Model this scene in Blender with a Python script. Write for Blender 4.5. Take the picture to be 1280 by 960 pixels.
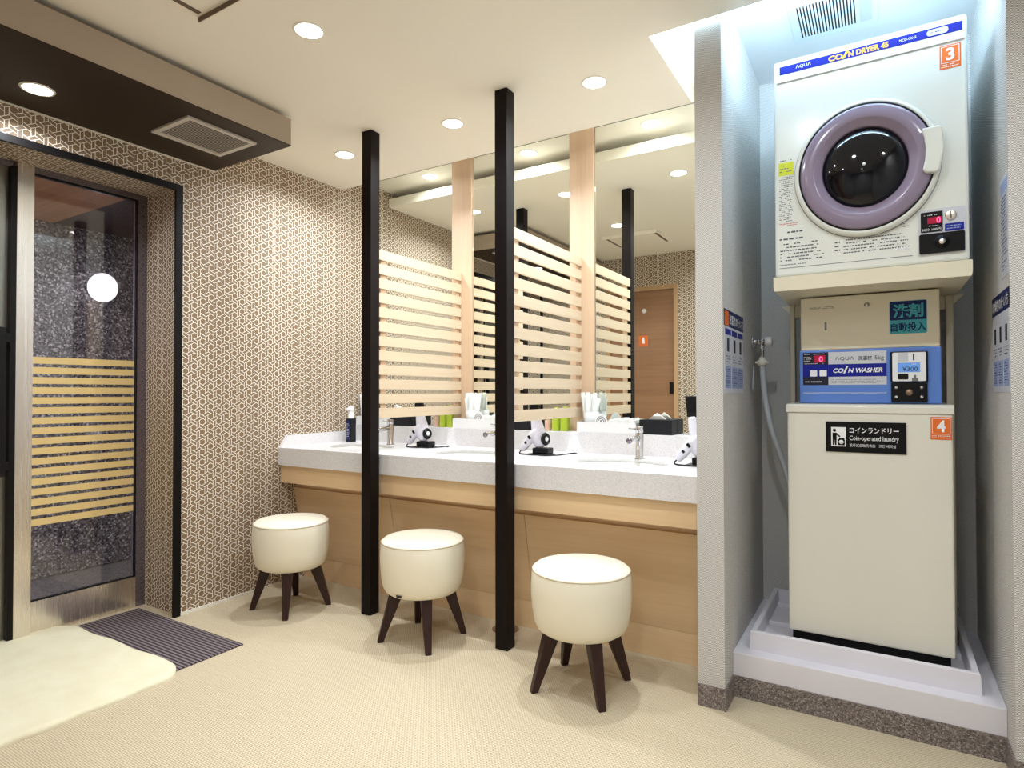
import bpy, bmesh, math, random
from mathutils import Vector, Matrix
PI = math.pi
random.seed(7)
for o in list(bpy.data.objects):
    bpy.data.objects.remove(o, do_unlink=True)
SC = bpy.context.scene
COL = SC.collection

# ------------------------------------------------------------------ camera
F, PITCH, YAW, ROLL, CAMH = 758.19, .0148, .548, -.0016, 1.1
fw = Vector((-math.sin(YAW) * math.cos(PITCH), math.cos(YAW) * math.cos(PITCH), math.sin(PITCH)))
rt = Vector((math.cos(YAW), math.sin(YAW), 0))
up = rt.cross(fw)
rt = rt * math.cos(ROLL) + up * math.sin(ROLL)
up = rt.cross(fw)
cd = bpy.data.cameras.new('camera')
cd.sensor_width = 36.0
cd.lens = F / 1280 * 36
cd.clip_start = .02
cam = bpy.data.objects.new('camera', cd)
COL.objects.link(cam)
cam.matrix_world = Matrix(((rt.x, up.x, -fw.x, 0), (rt.y, up.y, -fw.y, 0), (rt.z, up.z, -fw.z, CAMH), (0, 0, 0, 1)))
SC.camera = cam

# ------------------------------------------------------------------ world, exposure, lamp powers
w = bpy.data.worlds.new('world')
SC.world = w
w.use_nodes = True
w.node_tree.nodes['Background'].inputs[0].default_value = (.9, .95, 1, 1)
w.node_tree.nodes['Background'].inputs[1].default_value = .05
SC.view_settings.view_transform = 'Standard'
SC.view_settings.look = 'None'
SC.view_settings.gamma = 1
SC.view_settings.use_curve_mapping = False
SC.view_settings.exposure = 0.32
WARM = (.90, .97, 1.04)
COOL = (.50, .76, 1.0)
P_DOWN, P_SLOT, P_SOFFIT, P_TUBE, P_OUT = 8.6, 1.8, 4.6, 10.8, 55.0

# ------------------------------------------------------------------ measured room (metres)
LX = -2.981          # left wall
WY = 2.997           # mirror wall
OY = .344            # wall behind the stools' backs, seen in the mirrors
ZC = 2.419           # main ceiling
ZU = 2.525           # raised ceiling over the mirror slot and laundry niche
SLOT_Y = 2.769       # front of the slot above the mirrors
NX0, NX1 = -.473, .309   # laundry niche
PX0 = -.565          # left face of the pier
PY = 2.185           # pier front
RY = 2.167           # front of the raised ceiling
RX = -.725


# ------------------------------------------------------------------ node helper
class N:
    def __init__(s, nt, sock): s.nt, s.s = nt, sock
    def _m(s, op, *a, clamp=False):
        n = s.nt.nodes.new('ShaderNodeMath'); n.operation = op; n.use_clamp = clamp
        for i, v in enumerate((s,) + a):
            if isinstance(v, N): s.nt.links.new(v.s, n.inputs[i])
            else: n.inputs[i].default_value = v
        return N(s.nt, n.outputs[0])
    def __add__(s, o): return s._m('ADD', o)
    def __sub__(s, o): return s._m('SUBTRACT', o)
    def __mul__(s, o): return s._m('MULTIPLY', o)
    def __truediv__(s, o): return s._m('DIVIDE', o)
    def abs(s): return s._m('ABSOLUTE')
    def min(s, o): return s._m('MINIMUM', o)
    def max(s, o): return s._m('MAXIMUM', o)
    def lt(s, o): return s._m('LESS_THAN', o)
    def gt(s, o): return s._m('GREATER_THAN', o)
    def mod(s, o): return s._m('FLOORED_MODULO', o)
    def floor(s): return s._m('FLOOR')
    def sin(s): return s._m('SINE')
    def cos(s): return s._m('COSINE')
    def atan2(s, o): return s._m('ARCTAN2', o)
    def sel(s, a, b):
        """s ? a : b for s in 0..1"""
        return a * s + b * (N.one(s) - s) if isinstance(b, N) else a * s + (N.one(s) - s) * b
    def one(s):
        v = s.nt.nodes.new('ShaderNodeValue'); v.outputs[0].default_value = 1; return N(s.nt, v.outputs[0])


def mat(name, col, rough=.5, metal=0, emis=None, estr=0, spec=None, trans=0, ior=None, coat=0, alpha=1):
    m = bpy.data.materials.new(name)
    m.use_nodes = True
    b = m.node_tree.nodes['Principled BSDF']
    b.inputs['Base Color'].default_value = (*col, 1)
    b.inputs['Roughness'].default_value = rough
    b.inputs['Metallic'].default_value = metal
    if spec is not None: b.inputs['Specular IOR Level'].default_value = spec
    if emis: b.inputs['Emission Color'].default_value = (*emis, 1); b.inputs['Emission Strength'].default_value = estr
    if trans: b.inputs['Transmission Weight'].default_value = trans
    if ior: b.inputs['IOR'].default_value = ior
    if coat: b.inputs['Coat Weight'].default_value = coat; b.inputs['Coat Roughness'].default_value = .08
    if alpha < 1: b.inputs['Alpha'].default_value = alpha
    return m


def srgb(r, g, b):
    f = lambda c: (c / 255 / 12.92) if c / 255 <= .04045 else ((c / 255 + .055) / 1.055) ** 2.4
    return (f(r), f(g), f(b))


def uv(m):
    """surface coordinates in metres from position and normal: (along the wall, up)"""
    nt = m.node_tree
    g = nt.nodes.new('ShaderNodeNewGeometry')
    sp = nt.nodes.new('ShaderNodeSeparateXYZ'); nt.links.new(g.outputs['Position'], sp.inputs[0])
    sn = nt.nodes.new('ShaderNodeSeparateXYZ'); nt.links.new(g.outputs['True Normal'], sn.inputs[0])
    x, y, z = (N(nt, sp.outputs[i]) for i in range(3))
    nx, ny, nz = (N(nt, sn.outputs[i]).abs() for i in range(3))
    isx, isz = nx.gt(.6), nz.gt(.6)
    u = isx.sel(y, x)
    u = isz.sel(y, u)
    v = isz.sel(x, z)
    return u, v, nt, nt.nodes['Principled BSDF'], g


def mixcol(nt, fac, a, b):
    n = nt.nodes.new('ShaderNodeMix'); n.data_type = 'RGBA'
    if isinstance(fac, N): nt.links.new(fac.s, n.inputs[0])
    else: n.inputs[0].default_value = fac
    for i, c in ((6, a), (7, b)):
        if isinstance(c, tuple): n.inputs[i].default_value = (*c, 1)
        else: nt.links.new(c, n.inputs[i])
    return n.outputs[2]


def noise(nt, vec, scale, detail=2, rough=.5, sc=None):
    n = nt.nodes.new('ShaderNodeTexNoise'); n.inputs['Scale'].default_value = scale
    n.inputs['Detail'].default_value = detail; n.inputs['Roughness'].default_value = rough
    if sc:
        mp = nt.nodes.new('ShaderNodeMapping'); mp.inputs['Scale'].default_value = sc
        nt.links.new(vec, mp.inputs[0]); vec = mp.outputs[0]
    nt.links.new(vec, n.inputs['Vector'])
    return N(nt, n.outputs['Fac'])


def ramp(nt, fac, stops):
    r = nt.nodes.new('ShaderNodeValToRGB')
    e = r.color_ramp.elements
    e[0].position, e[0].color = stops[0][0], (*stops[0][1], 1)
    e[1].position, e[1].color = stops[-1][0], (*stops[-1][1], 1)
    for p, c in stops[1:-1]:
        k = e.new(p); k.color = (*c, 1)
    nt.links.new(fac.s, r.inputs[0])
    return r.outputs[0]


def bump(nt, bs, h, dist, strength=.5):
    b = nt.nodes.new('ShaderNodeBump'); b.inputs['Distance'].default_value = dist; b.inputs['Strength'].default_value = strength
    nt.links.new(h.s, b.inputs['Height']); nt.links.new(b.outputs[0], bs.inputs['Normal'])


M = {}


def wallpaper(name):
    """hexagons and slanted bars outlined in cream"""
    m = mat(name, (.5, .4, .3), .6, spec=.3)
    u, v, nt, bs, g = uv(m)
    r = .0172
    L = 3 * r
    sx, sy = L * math.sqrt(3), L
    a0, b0 = u.mod(sx) - sx / 2, v.mod(sy) - sy / 2
    a1, b1 = (u - sx / 2).mod(sx) - sx / 2, (v - sy / 2).mod(sy) - sy / 2
    c = (a0 * a0 + b0 * b0).lt(a1 * a1 + b1 * b1)
    a, b = c.sel(a0, a1), c.sel(b0, b1)
    k = ((b.atan2(a) + PI / 6) / (PI / 3)).floor() * (-PI / 3)
    ck, sk = k.cos(), k.sin()
    x = a * ck - b * sk
    y = a * sk + b * ck
    h = .8660254
    d0 = (x - h * r).abs()
    d1 = (y * h - x * .5 + h * r).abs()
    d = d0.min(d1)
    line = d.lt(.00138)
    hexm = x.lt(h * r)
    c1 = mixcol(nt, hexm, srgb(136, 115, 94), srgb(138, 114, 88))
    c2 = mixcol(nt, line, c1, srgb(255, 247, 230))
    nt.links.new(c2, bs.inputs['Base Color'])
    return m


M['paper'] = wallpaper('patterned_wallpaper')


def twill(name, ca, cb, per=.0065):
    m = mat(name, ca, .8, spec=.2)
    u, v, nt, bs, g = uv(m)
    colm = (u / per).floor().mod(2.0) * 2.0 - .999
    s = ((u * colm + v * 1.3) * (2 * PI / per)).sin()
    f = s.gt(.15)
    n = noise(nt, g.outputs['Position'], 35, 2)
    c1 = mixcol(nt, f * .9, ca, cb)
    nt.links.new(c1, bs.inputs['Base Color'])
    bump(nt, bs, s, .002, .25)
    return m


M['twill'] = twill('woven_niche_wallpaper', srgb(233, 230, 225), srgb(146, 141, 138))


def plain(name, col, rough=.6, nscale=60, amt=.06, **k):
    m = mat(name, col, rough, **k)
    nt = m.node_tree; bs = nt.nodes['Principled BSDF']
    t = nt.nodes.new('ShaderNodeTexCoord')
    n = noise(nt, t.outputs['Object'], nscale, 3)
    d = tuple(c * (1 - amt) for c in col)
    nt.links.new(mixcol(nt, n, col, d), bs.inputs['Base Color'])
    return m


def wood(name, ca, cb, rough=.4, axis='Z', sc=14, coat=0, spec=None):
    m = mat(name, ca, rough, coat=coat, spec=spec)
    nt = m.node_tree; bs = nt.nodes['Principled BSDF']
    t = nt.nodes.new('ShaderNodeTexCoord')
    s = {'Z': (1, 1, .04), 'X': (.04, 1, 1), 'Y': (1, .04, 1)}[axis]
    n = noise(nt, t.outputs['Object'], sc * 6, 5, .6, s)
    n2 = noise(nt, t.outputs['Object'], sc, 3, .5, s)
    f = n * .5 + n2 * .5
    nt.links.new(ramp(nt, f, [(.3, cb), (.5, tuple((p + q) / 2 for p, q in zip(ca, cb))), (.7, ca)]), bs.inputs['Base Color'])
    return m


def stone(name, stops, scale=260, rough=.5, **k):
    m = mat(name, stops[0][1], rough, **k)
    nt = m.node_tree; bs = nt.nodes['Principled BSDF']
    g = nt.nodes.new('ShaderNodeNewGeometry')
    v = nt.nodes.new('ShaderNodeTexVoronoi'); v.inputs['Scale'].default_value = scale
    nt.links.new(g.outputs['Position'], v.inputs['Vector'])
    sp = nt.nodes.new('ShaderNodeSeparateColor'); nt.links.new(v.outputs['Color'], sp.inputs[0])
    nt.links.new(ramp(nt, N(nt, sp.outputs[0]), stops), bs.inputs['Base Color'])
    return m


def floor_mat():
    m = mat('woven_floor', (.6, .5, .4), .65, spec=.3)
    u, v, nt, bs, g = uv(m)     # u = y, v = x on a floor
    rows = (u * (2 * PI / .0068)).sin()
    cols = (v * (2 * PI / .011) + (u / .0068).floor() * PI).sin()
    f = (rows * .55 + cols * .45) * .5 + .5
    n = noise(nt, g.outputs['Position'], 9, 4, .7, (1, 8, 1))
    n2 = noise(nt, g.outputs['Position'], 320, 2, .6, (1, .4, 1))
    f2 = f * .5 + n2 * .55 + n * .2 - .12
    nt.links.new(ramp(nt, f2, [(.15, srgb(140, 121, 90)), (.5, srgb(196, 180, 150)), (.9, srgb(232, 220, 196))]), bs.inputs['Base Color'])
    bump(nt, bs, f2, .003, .35)
    return m


M['floor'] = floor_mat()
M['ceil'] = plain('ceiling_paint', srgb(250, 243, 228), .75, 40, .01)
M['ceil_cool'] = plain('raised_ceiling_paint', srgb(236, 238, 240), .75, 40, .02)
M['brown'] = plain('dark_brown_soffit', srgb(52, 38, 25), .45, 20, .1, spec=.2)
M['taupe'] = plain('taupe_soffit_face', srgb(176, 160, 142), .5, 20, .04)
M['black_wood'] = wood('black_stained_wood', srgb(24, 15, 13), srgb(17, 11, 10), .5, spec=.15)
M['black_frame'] = plain('black_frame', srgb(16, 13, 13), .4, 30, .1, spec=.2)
M['maple'] = wood('pale_maple', srgb(217, 198, 170), srgb(207, 185, 156), .45, 'Y')
M['maple_v'] = wood('pinkish_maple', srgb(220, 192, 162), srgb(206, 175, 144), .45, 'Z')
M['cab'] = wood('honey_maple', srgb(231, 200, 158), srgb(219, 185, 141), .4, 'X')
M['mirror'] = mat('mirror_glass', (.89, .91, .86), .0, 1)
M['mirror_edge'] = mat('mirror_edge', srgb(60, 80, 72), .2)
M['solid'] = stone('speckled_solid_surface', [(0, srgb(206, 203, 204)), (.3, srgb(222, 219, 219)), (1, srgb(236, 233, 232))], 420, .35)
M['bowl'] = plain('white_basin', srgb(240, 240, 234), .15, 20, .02)
M['granite_base'] = stone('granite_plinth', [(0, srgb(72, 64, 62)), (.35, srgb(112, 102, 98)), (.8, srgb(140, 128, 122)), (1, srgb(176, 166, 160))], 260, .5)
M['granite'] = stone('grey_granite', [(0, srgb(40, 36, 40)), (.35, srgb(96, 92, 98)), (.8, srgb(136, 132, 138)), (1, srgb(210, 206, 212))], 110, .45)
M['leather'] = plain('cream_leather', srgb(244, 236, 214), .42, 180, .03, spec=.5)
M['seam'] = plain('leather_piping', srgb(226, 214, 188), .5)
M['legwood'] = wood('dark_walnut', srgb(58, 34, 30), srgb(42, 24, 22), .4, spec=.3)
def brushed(name, col, rough):
    m = mat(name, col, rough, 1)
    nt = m.node_tree; bs = nt.nodes['Principled BSDF']
    g = nt.nodes.new('ShaderNodeNewGeometry')
    n = noise(nt, g.outputs['Position'], 70, 3, .6, (1, 1, .01))
    nt.links.new(ramp(nt, n, [(.3, tuple(c * .9 for c in col)), (.7, col)]), bs.inputs['Base Color'])
    nt.links.new((n * .06 + (rough - .02)).s, bs.inputs['Roughness'])
    return m


M['steel'] = brushed('brushed_steel', srgb(238, 230, 220), .26)
M['steel_d'] = plain('dark_steel', srgb(140, 132, 142), .16, 8, .08, metal=.75)
M['chrome'] = mat('chrome', srgb(215, 215, 218), .08, 1)
M['glass'] = mat('door_glass', (.86, .86, .90), .0, 0, trans=1, ior=1.5)
M['frost'] = plain('brushed_door_leaf', srgb(150, 148, 140), .3, 6, .1, metal=.9)
M['film'] = plain('sand_film', srgb(238, 208, 142), .6)
M['rubber'] = plain('black_rubber', srgb(18, 17, 18), .5, spec=.2)
M['mat_d'] = None
M['rug'] = None
M['white'] = plain('white_enamel', srgb(240, 240, 240), .3, 20, .02)
M['panwhite'] = plain('white_resin', srgb(226, 222, 228), .35, 20, .03)
M['cream'] = plain('cream_enamel', srgb(226, 222, 208), .28, 10, .02, coat=.3)
M['cream_w'] = plain('pale_enamel', srgb(228, 230, 222), .25, 10, .02, coat=.3)
M['beige'] = plain('beige_enamel', srgb(226, 217, 192), .35, 10, .02)
M['purple'] = plain('mauve_plastic', srgb(140, 126, 146), .2, 10, .03, coat=.4)
M['dglass'] = mat('dark_door_glass', srgb(4, 6, 16), .06, spec=.45)
M['pblue'] = plain('blue_panel', srgb(92, 132, 208), .3, 10, .03)
M['navy'] = plain('navy_print', srgb(18, 30, 142), .4, spec=.25)
M['dnavy'] = plain('dark_navy_print', srgb(16, 32, 88), .4, spec=.25)
M['teal'] = plain('teal_print', srgb(52, 160, 172), .4)
M['lgrey'] = plain('silver_grey_print', srgb(206, 208, 214), .4)
M['grey'] = plain('grey_print', srgb(120, 120, 122), .5)
M['lav'] = plain('pale_blue_print', srgb(156, 172, 212), .5)
M['paper_w'] = plain('poster_paper', srgb(214, 216, 224), .35)
M['ink'] = plain('dark_ink', srgb(40, 40, 52), .5, spec=.2)
M['fine'] = plain('fine_print', srgb(96, 96, 106), .5, spec=.2)
M['orange'] = plain('orange_vinyl', srgb(232, 112, 36), .4)
M['orange_y'] = plain('amber_print', srgb(246, 176, 60), .4)
M['yellow'] = plain('yellow_print', srgb(214, 222, 40), .5)
M['red'] = plain('red_print', srgb(214, 60, 60), .5)
M['black'] = plain('black_plastic', srgb(12, 12, 14), .35, spec=.25)
M['blackbox'] = plain('black_leatherette', srgb(28, 28, 32), .5, spec=.25)
M['led'] = mat('red_led', (1, .05, .1), .5, emis=(1, .04, .12), estr=5)
M['led_bg'] = mat('red_led_glow', (.1, .0, .01), .3, emis=(1, .0, .08), estr=.22)
M['lcd'] = mat('lcd_blue', srgb(104, 150, 214), .3, emis=srgb(90, 140, 214), estr=.25)
M['lamp'] = mat('lamp_lens', (1, 1, 1), .5, emis=(1, .95, .86), estr=14)
M['tube'] = mat('tube_lens', (1, 1, 1), .5, emis=(.88, .95, 1), estr=6)
M['globe'] = mat('globe_glass', (1, 1, 1), .5, emis=(1, .95, .97), estr=1.15)
M['ltrim'] = plain('lamp_trim_white', srgb(240, 234, 222), .4)
M['vent'] = plain('vent_plastic', srgb(206, 198, 186), .4)
M['vent_w'] = plain('white_vent_plastic', srgb(228, 236, 244), .4)
M['dark'] = plain('dark_void', srgb(14, 14, 16), .8)
M['brownslot'] = plain('brown_slot', srgb(110, 92, 74), .6)
M['doorwood'] = wood('walnut_door', srgb(160, 118, 84), srgb(132, 92, 62), .45, 'X', 7)
M['doorframe'] = wood('oak_door_frame', srgb(196, 160, 118), srgb(180, 142, 102), .45, 'Z')
M['outwood'] = wood('porch_wood', srgb(214, 158, 112), srgb(176, 124, 84), .5, 'X', 8)
M['outdark'] = plain('porch_dark_panel', srgb(70, 52, 52), .5)
M['outfloor'] = stone('porch_paving', [(0, srgb(60, 58, 58)), (1, srgb(110, 106, 104))], 120, .6)
M['green'] = mat('green_bottle', srgb(206, 230, 70), .25, trans=.25)
M['pink'] = mat('peach_bottle', srgb(246, 206, 184), .3, trans=.2)
M['cup'] = mat('clear_cup', (.97, .98, .98), .15, trans=.35, ior=1.15)
M['pack'] = plain('white_wrapper', srgb(246, 248, 244), .35, 90, .03)
M['tissue'] = plain('tissue_paper', srgb(246, 242, 236), .7)
M['silver'] = plain('pearl_white_plastic', srgb(226, 224, 234), .22, 10, .03, coat=.4)
M['hose'] = plain('grey_hose', srgb(196, 200, 206), .35)
M['tapwhite'] = plain('tap_handle_white', srgb(236, 232, 232), .35)
M['disc'] = plain('bronze_floor_cover', srgb(150, 126, 104), .35, metal=.6)
M['signblack'] = plain('black_sign', srgb(12, 12, 12), .4, spec=.2)
M['text_w'] = plain('white_lettering', srgb(244, 244, 244), .5)


def rug_mats():
    m = mat('cream_rug', srgb(246, 240, 200), .95, spec=.1)
    nt = m.node_tree; bs = nt.nodes['Principled BSDF']
    g = nt.nodes.new('ShaderNodeNewGeometry')
    n = noise(nt, g.outputs['Position'], 420, 3, .7)
    n2 = noise(nt, g.outputs['Position'], 9, 3, .6)
    f = n * .6 + n2 * .4
    nt.links.new(ramp(nt, f, [(.25, srgb(222, 212, 176)), (.6, srgb(236, 229, 202)), (.8, srgb(243, 238, 216))]), bs.inputs['Base Color'])
    bump(nt, bs, n, .004, .5)
    M['rug'] = m
    m = mat('ribbed_mat', srgb(96, 86, 90), .8, spec=.2)
    u, v, nt, bs, g = uv(m)
    s = (u * (2 * PI / .0165)).sin()
    n = noise(nt, g.outputs['Position'], 500, 2)
    f = s * .45 + n * .4 + .3
    nt.links.new(ramp(nt, f, [(.1, srgb(46, 40, 44)), (.55, srgb(104, 92, 96)), (.95, srgb(138, 124, 124))]), bs.inputs['Base Color'])
    bump(nt, bs, s, .004, .5)
    M['mat_d'] = m


rug_mats()


# ------------------------------------------------------------------ mesh helpers
class MB:
    def __init__(s): s.bm = bmesh.new(); s.sm = False
    def box(s, x0, x1, y0, y1, z0, z1, bev=0, mtx=None, seg=2):
        b = bmesh.new()
        bmesh.ops.create_cube(b, size=1)
        for v in b.verts:
            v.co = Vector(((x0 + x1) / 2 + v.co.x * (x1 - x0), (y0 + y1) / 2 + v.co.y * (y1 - y0), (z0 + z1) / 2 + v.co.z * (z1 - z0)))
        if bev: bmesh.ops.bevel(b, geom=b.edges[:], offset=bev, segments=seg, affect='EDGES', profile=.5)
        return s._add(b, mtx)
    def _add(s, b, mtx=None, smooth=False):
        if mtx is not None: bmesh.ops.transform(b, matrix=mtx, verts=b.verts)
        if smooth:
            for f in b.faces: f.smooth = True
        me = bpy.data.meshes.new('tmp'); b.to_mesh(me); b.free()
        s.bm.from_mesh(me); bpy.data.meshes.remove(me)
        return s
    def lathe(s, prof, n=40, mtx=None, smooth=True, cap=True):
        """prof: (radius, height) around +Z"""
        b = bmesh.new(); rings = []
        for r, z in prof:
            if r < 1e-6: rings.append([b.verts.new((0, 0, z))])
            else: rings.append([b.verts.new((r * math.cos(2 * PI * i / n), r * math.sin(2 * PI * i / n), z)) for i in range(n)])
        for p, q in zip(rings, rings[1:]):
            for i in range(n):
                j = (i + 1) % n
                if len(p) == 1 and len(q) == 1: continue
                if len(p) == 1: b.faces.new((p[0], q[i], q[j]))
                elif len(q) == 1: b.faces.new((p[i], p[j], q[0]))
                else: b.faces.new((p[i], p[j], q[j], q[i]))
        if cap:
            if len(rings[0]) > 1: b.faces.new(list(reversed(rings[0])))
            if len(rings[-1]) > 1: b.faces.new(rings[-1])
        bmesh.ops.recalc_face_normals(b, faces=b.faces)
        return s._add(b, mtx, smooth)
    def cyl(s, p0, p1, r0, r1=None, n=24, smooth=True):
        p0, p1 = Vector(p0), Vector(p1); d = p1 - p0
        mt = Matrix.Translation(p0) @ d.to_track_quat('Z', 'Y').to_matrix().to_4x4()
        return s.lathe([(r0, 0), (r1 if r1 is not None else r0, d.length)], n, mt, smooth)
    def tube(s, pts, rad, n=12, smooth=True, flat=(1, 1)):
        """swept tube through points; rad a number or list"""
        b = bmesh.new(); pts = [Vector(p) for p in pts]; rings = []
        rs = rad if isinstance(rad, (list, tuple)) else [rad] * len(pts)
        ref = None
        for i, p in enumerate(pts):
            d = (pts[min(i + 1, len(pts) - 1)] - pts[max(i - 1, 0)]).normalized()
            if ref is None: ref = Vector((0, 0, 1)) if abs(d.z) < .9 else Vector((0, 1, 0))
            a = d.cross(ref).normalized(); ref = a.cross(d).normalized()
            rings.append([b.verts.new(p + (a * math.cos(2 * PI * k / n) * flat[0] + ref * math.sin(2 * PI * k / n) * flat[1]) * rs[i]) for k in range(n)])
        for p, q in zip(rings, rings[1:]):
            for i in range(n):
                j = (i + 1) % n; b.faces.new((p[i], p[j], q[j], q[i]))
        b.faces.new(list(reversed(rings[0]))); b.faces.new(rings[-1])
        bmesh.ops.recalc_face_normals(b, faces=b.faces)
        return s._add(b, None, smooth)
    def prism(s, poly, d0, d1, axis='Y', bev=0, mtx=None, seg=2):
        """poly of (a, b) pairs extruded along axis from d0 to d1. Y: (x,z); Z: (x,y); X: (y,z)"""
        b = bmesh.new()
        def co(a, c, d): return {'Y': (a, d, c), 'Z': (a, c, d), 'X': (d, a, c)}[axis]
        lo = [b.verts.new(co(a, c, d0)) for a, c in poly]; hi = [b.verts.new(co(a, c, d1)) for a, c in poly]
        b.faces.new(lo); b.faces.new(list(reversed(hi)))
        n = len(poly)
        for i in range(n):
            j = (i + 1) % n; b.faces.new((lo[i], hi[i], hi[j], lo[j]))
        bmesh.ops.recalc_face_normals(b, faces=b.faces)
        if bev: bmesh.ops.bevel(b, geom=b.edges[:], offset=bev, segments=seg, affect='EDGES', profile=.5)
        return s._add(b, mtx)
    def quad(s, *p):
        s.bm.faces.new([s.bm.verts.new(q) for q in p]); return s
    def build(s, name, m, parent=None, loc=None):
        me = bpy.data.meshes.new(name); s.bm.to_mesh(me); s.bm.free()
        me.materials.append(m)
        o = bpy.data.objects.new(name, me); COL.objects.link(o)
        if parent: o.parent = parent; o.matrix_parent_inverse = parent.matrix_basis.inverted()
        if loc: o.location = loc
        return o


def rrect(x0, x1, z0, z1, r, n=5):
    out = []
    for cx, cz, a in ((x1 - r, z1 - r, 0), (x0 + r, z1 - r, 90), (x0 + r, z0 + r, 180), (x1 - r, z0 + r, 270)):
        for i in range(n + 1):
            t = math.radians(a + 90 * i / n); out.append((cx + r * math.cos(t), cz + r * math.sin(t)))
    return out


def tag(o, label, cat, group=None):
    o['label'] = label; o['category'] = cat
    if group: o['group'] = group
    return o


def thing(name, label, cat, loc=(0, 0, 0), group=None):
    o = bpy.data.objects.new(name, None); COL.objects.link(o)
    o.empty_display_size = .05
    o.location = loc
    bpy.context.view_layer.update()
    return tag(o, label, cat, group)


def struct(name, mb, m, parent=None):
    o = mb.build(name, m, parent)
    if not parent: o['kind'] = 'structure'
    return o


def copy_tree(o, loc, label, group=None):
    c = o.copy(); COL.objects.link(c); c.location = loc; c['label'] = label
    if group: c['group'] = group
    for ch in list(o.children):
        d = ch.copy(); COL.objects.link(d); d.parent = c
        for g in list(ch.children):
            e = g.copy(); COL.objects.link(e); e.parent = d
    return c


def P(o, parent):
    """parent keeping the world position of a mesh built in world coordinates"""
    o.parent = parent; o.matrix_parent_inverse = parent.matrix_basis.inverted(); return o


def lettering(body, m, parent, x, z, wdt, hgt, y, face='-Y', shear=0, name='lettering', depth=.0006, bold=.0, sp=1.0):
    """text as a mesh, lower left at (x, z), stretched to wdt x hgt. face -Y: x along X at plane y;
    +X: x along +Y at plane x=y ; -X: x along -Y"""
    cu = bpy.data.curves.new('t', 'FONT'); cu.body = body; cu.size = 1; cu.shear = shear; cu.extrude = 0
    cu.offset = bold; cu.space_character = sp; cu.resolution_u = 3
    to = bpy.data.objects.new('t', cu); COL.objects.link(to)
    dg = bpy.context.evaluated_depsgraph_get(); dg.update()
    me = bpy.data.meshes.new_from_object(to.evaluated_get(dg))
    bpy.data.objects.remove(to, do_unlink=True)
    xs = [v.co.x for v in me.vertices]; ys = [v.co.y for v in me.vertices]
    if not xs: return None
    ax, bx, ay, by = min(xs), max(xs), min(ys), max(ys)
    for v in me.vertices:
        a = (v.co.x - ax) / max(bx - ax, 1e-6) * wdt; c = z + (v.co.y - ay) / max(by - ay, 1e-6) * hgt
        if face == '-Y': v.co = (x + a, y - depth, c)
        elif face == '+X': v.co = (y + depth, x + a, c)
        else: v.co = (y - depth, x - a, c)
    me.materials.clear(); me.materials.append(m)
    o = bpy.data.objects.new(name, me); COL.objects.link(o)
    return P(o, parent)


def plate(x0, x1, z0, z1, y, m, parent, name, th=.001, r=0):
    """flat printed plate standing proud of a -Y facing plane y"""
    mb = MB()
    if r: mb.prism(rrect(x0, x1, z0, z1, r), y - th, y + .0005)
    else: mb.box(x0, x1, y - th, y + .0005, z0, z1)
    return mb.build(name, m, parent)


def smallprint(x0, x1, z0, z1, rows, y, m, parent, name='small_print', face='-Y', fill=.8, seed=1, dash=.012):
    """unreadably small print: rows of tiny dashes"""
    rnd = random.Random(seed); mb = MB(); dz = (z1 - z0) / rows
    for i in range(rows):
        z = z1 - dz * (i + .5); x = x0; end = x0 + (x1 - x0) * rnd.uniform(.75, 1)
        while x < end:
            l = rnd.uniform(.3, 1) * dash
            if rnd.random() < fill:
                a, b = x, min(x + l, end); h = dz * .17
                if face == '-Y': mb.quad((a, y, z - h), (b, y, z - h), (b, y, z + h), (a, y, z + h))
                elif face == '+X': mb.quad((y, a, z - h), (y, b, z - h), (y, b, z + h), (y, a, z + h))
                else: mb.quad((y, 2 * x0 - a, z - h), (y, 2 * x0 - b, z - h), (y, 2 * x0 - b, z + h), (y, 2 * x0 - a, z + h))
            x += l + dash * .2
    return mb.build(name, m, parent)


def disk_lamp(parent, loc, power, r, color, spread=150):
    ld = bpy.data.lights.new('downlight_light', 'AREA'); ld.shape = 'DISK'; ld.size = r * 2
    ld.energy = power; ld.color = color; ld.spread = math.radians(spread)
    o = bpy.data.objects.new('downlight_light', ld); COL.objects.link(o)
    o.location = loc
    P(o, parent)
    return o


# ------------------------------------------------------------------ SHELL
BX1 = .62            # right-hand wall of the passage the camera stands in
BY0 = -1.5           # far end behind the camera
CX = -1.15           # corner where the room opens into that passage
struct('floor', MB().box(LX - .34, BX1 + .12, BY0 - .1, WY + .1, -.06, 0), M['floor'])
# main ceiling, dropped, stopping short of the mirrors and of the laundry niche
c = MB()
c.box(LX - .05, RX, OY - .1, SLOT_Y - .30, ZC, ZU + .06)
c.box(LX - .05, RX, SLOT_Y - .30, SLOT_Y, ZC, ZC + .060)   # thin lip, open above
c.box(RX, BX1 + .1, OY - .1, RY, ZC, ZU + .06)
c.box(CX - .1, BX1 + .1, BY0 - .1, OY - .1, ZC, ZU + .06)
struct('ceiling', c, M['ceil'])
c = MB()
c.box(LX - .05, RX, SLOT_Y - .30, WY + .08, ZU, ZU + .06)
struct('ceiling.001', c, M['ceil'])
c = MB()
c.box(RX, BX1 + .1, RY, WY + .08, ZU, ZU + .06)
struct('ceiling.002', c, M['ceil_cool'])
# left wall with the entrance opening
DY0, DY1, DZ = .50, 1.718, 2.137
DXI = -3.30
wl = MB()
wl.box(DXI - .07, LX, DY1, WY + .06, 0, ZU)
wl.box(DXI - .07, LX, OY - .06, DY0, 0, ZU)
wl.box(DXI - .07, LX, DY0, DY1, DZ, ZU)
struct('wall_left', wl, M['paper'])
struct('wall_back', MB().box(LX - .05, NX1 + .3, WY, WY + .08, 0, ZU), M['paper'])
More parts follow.
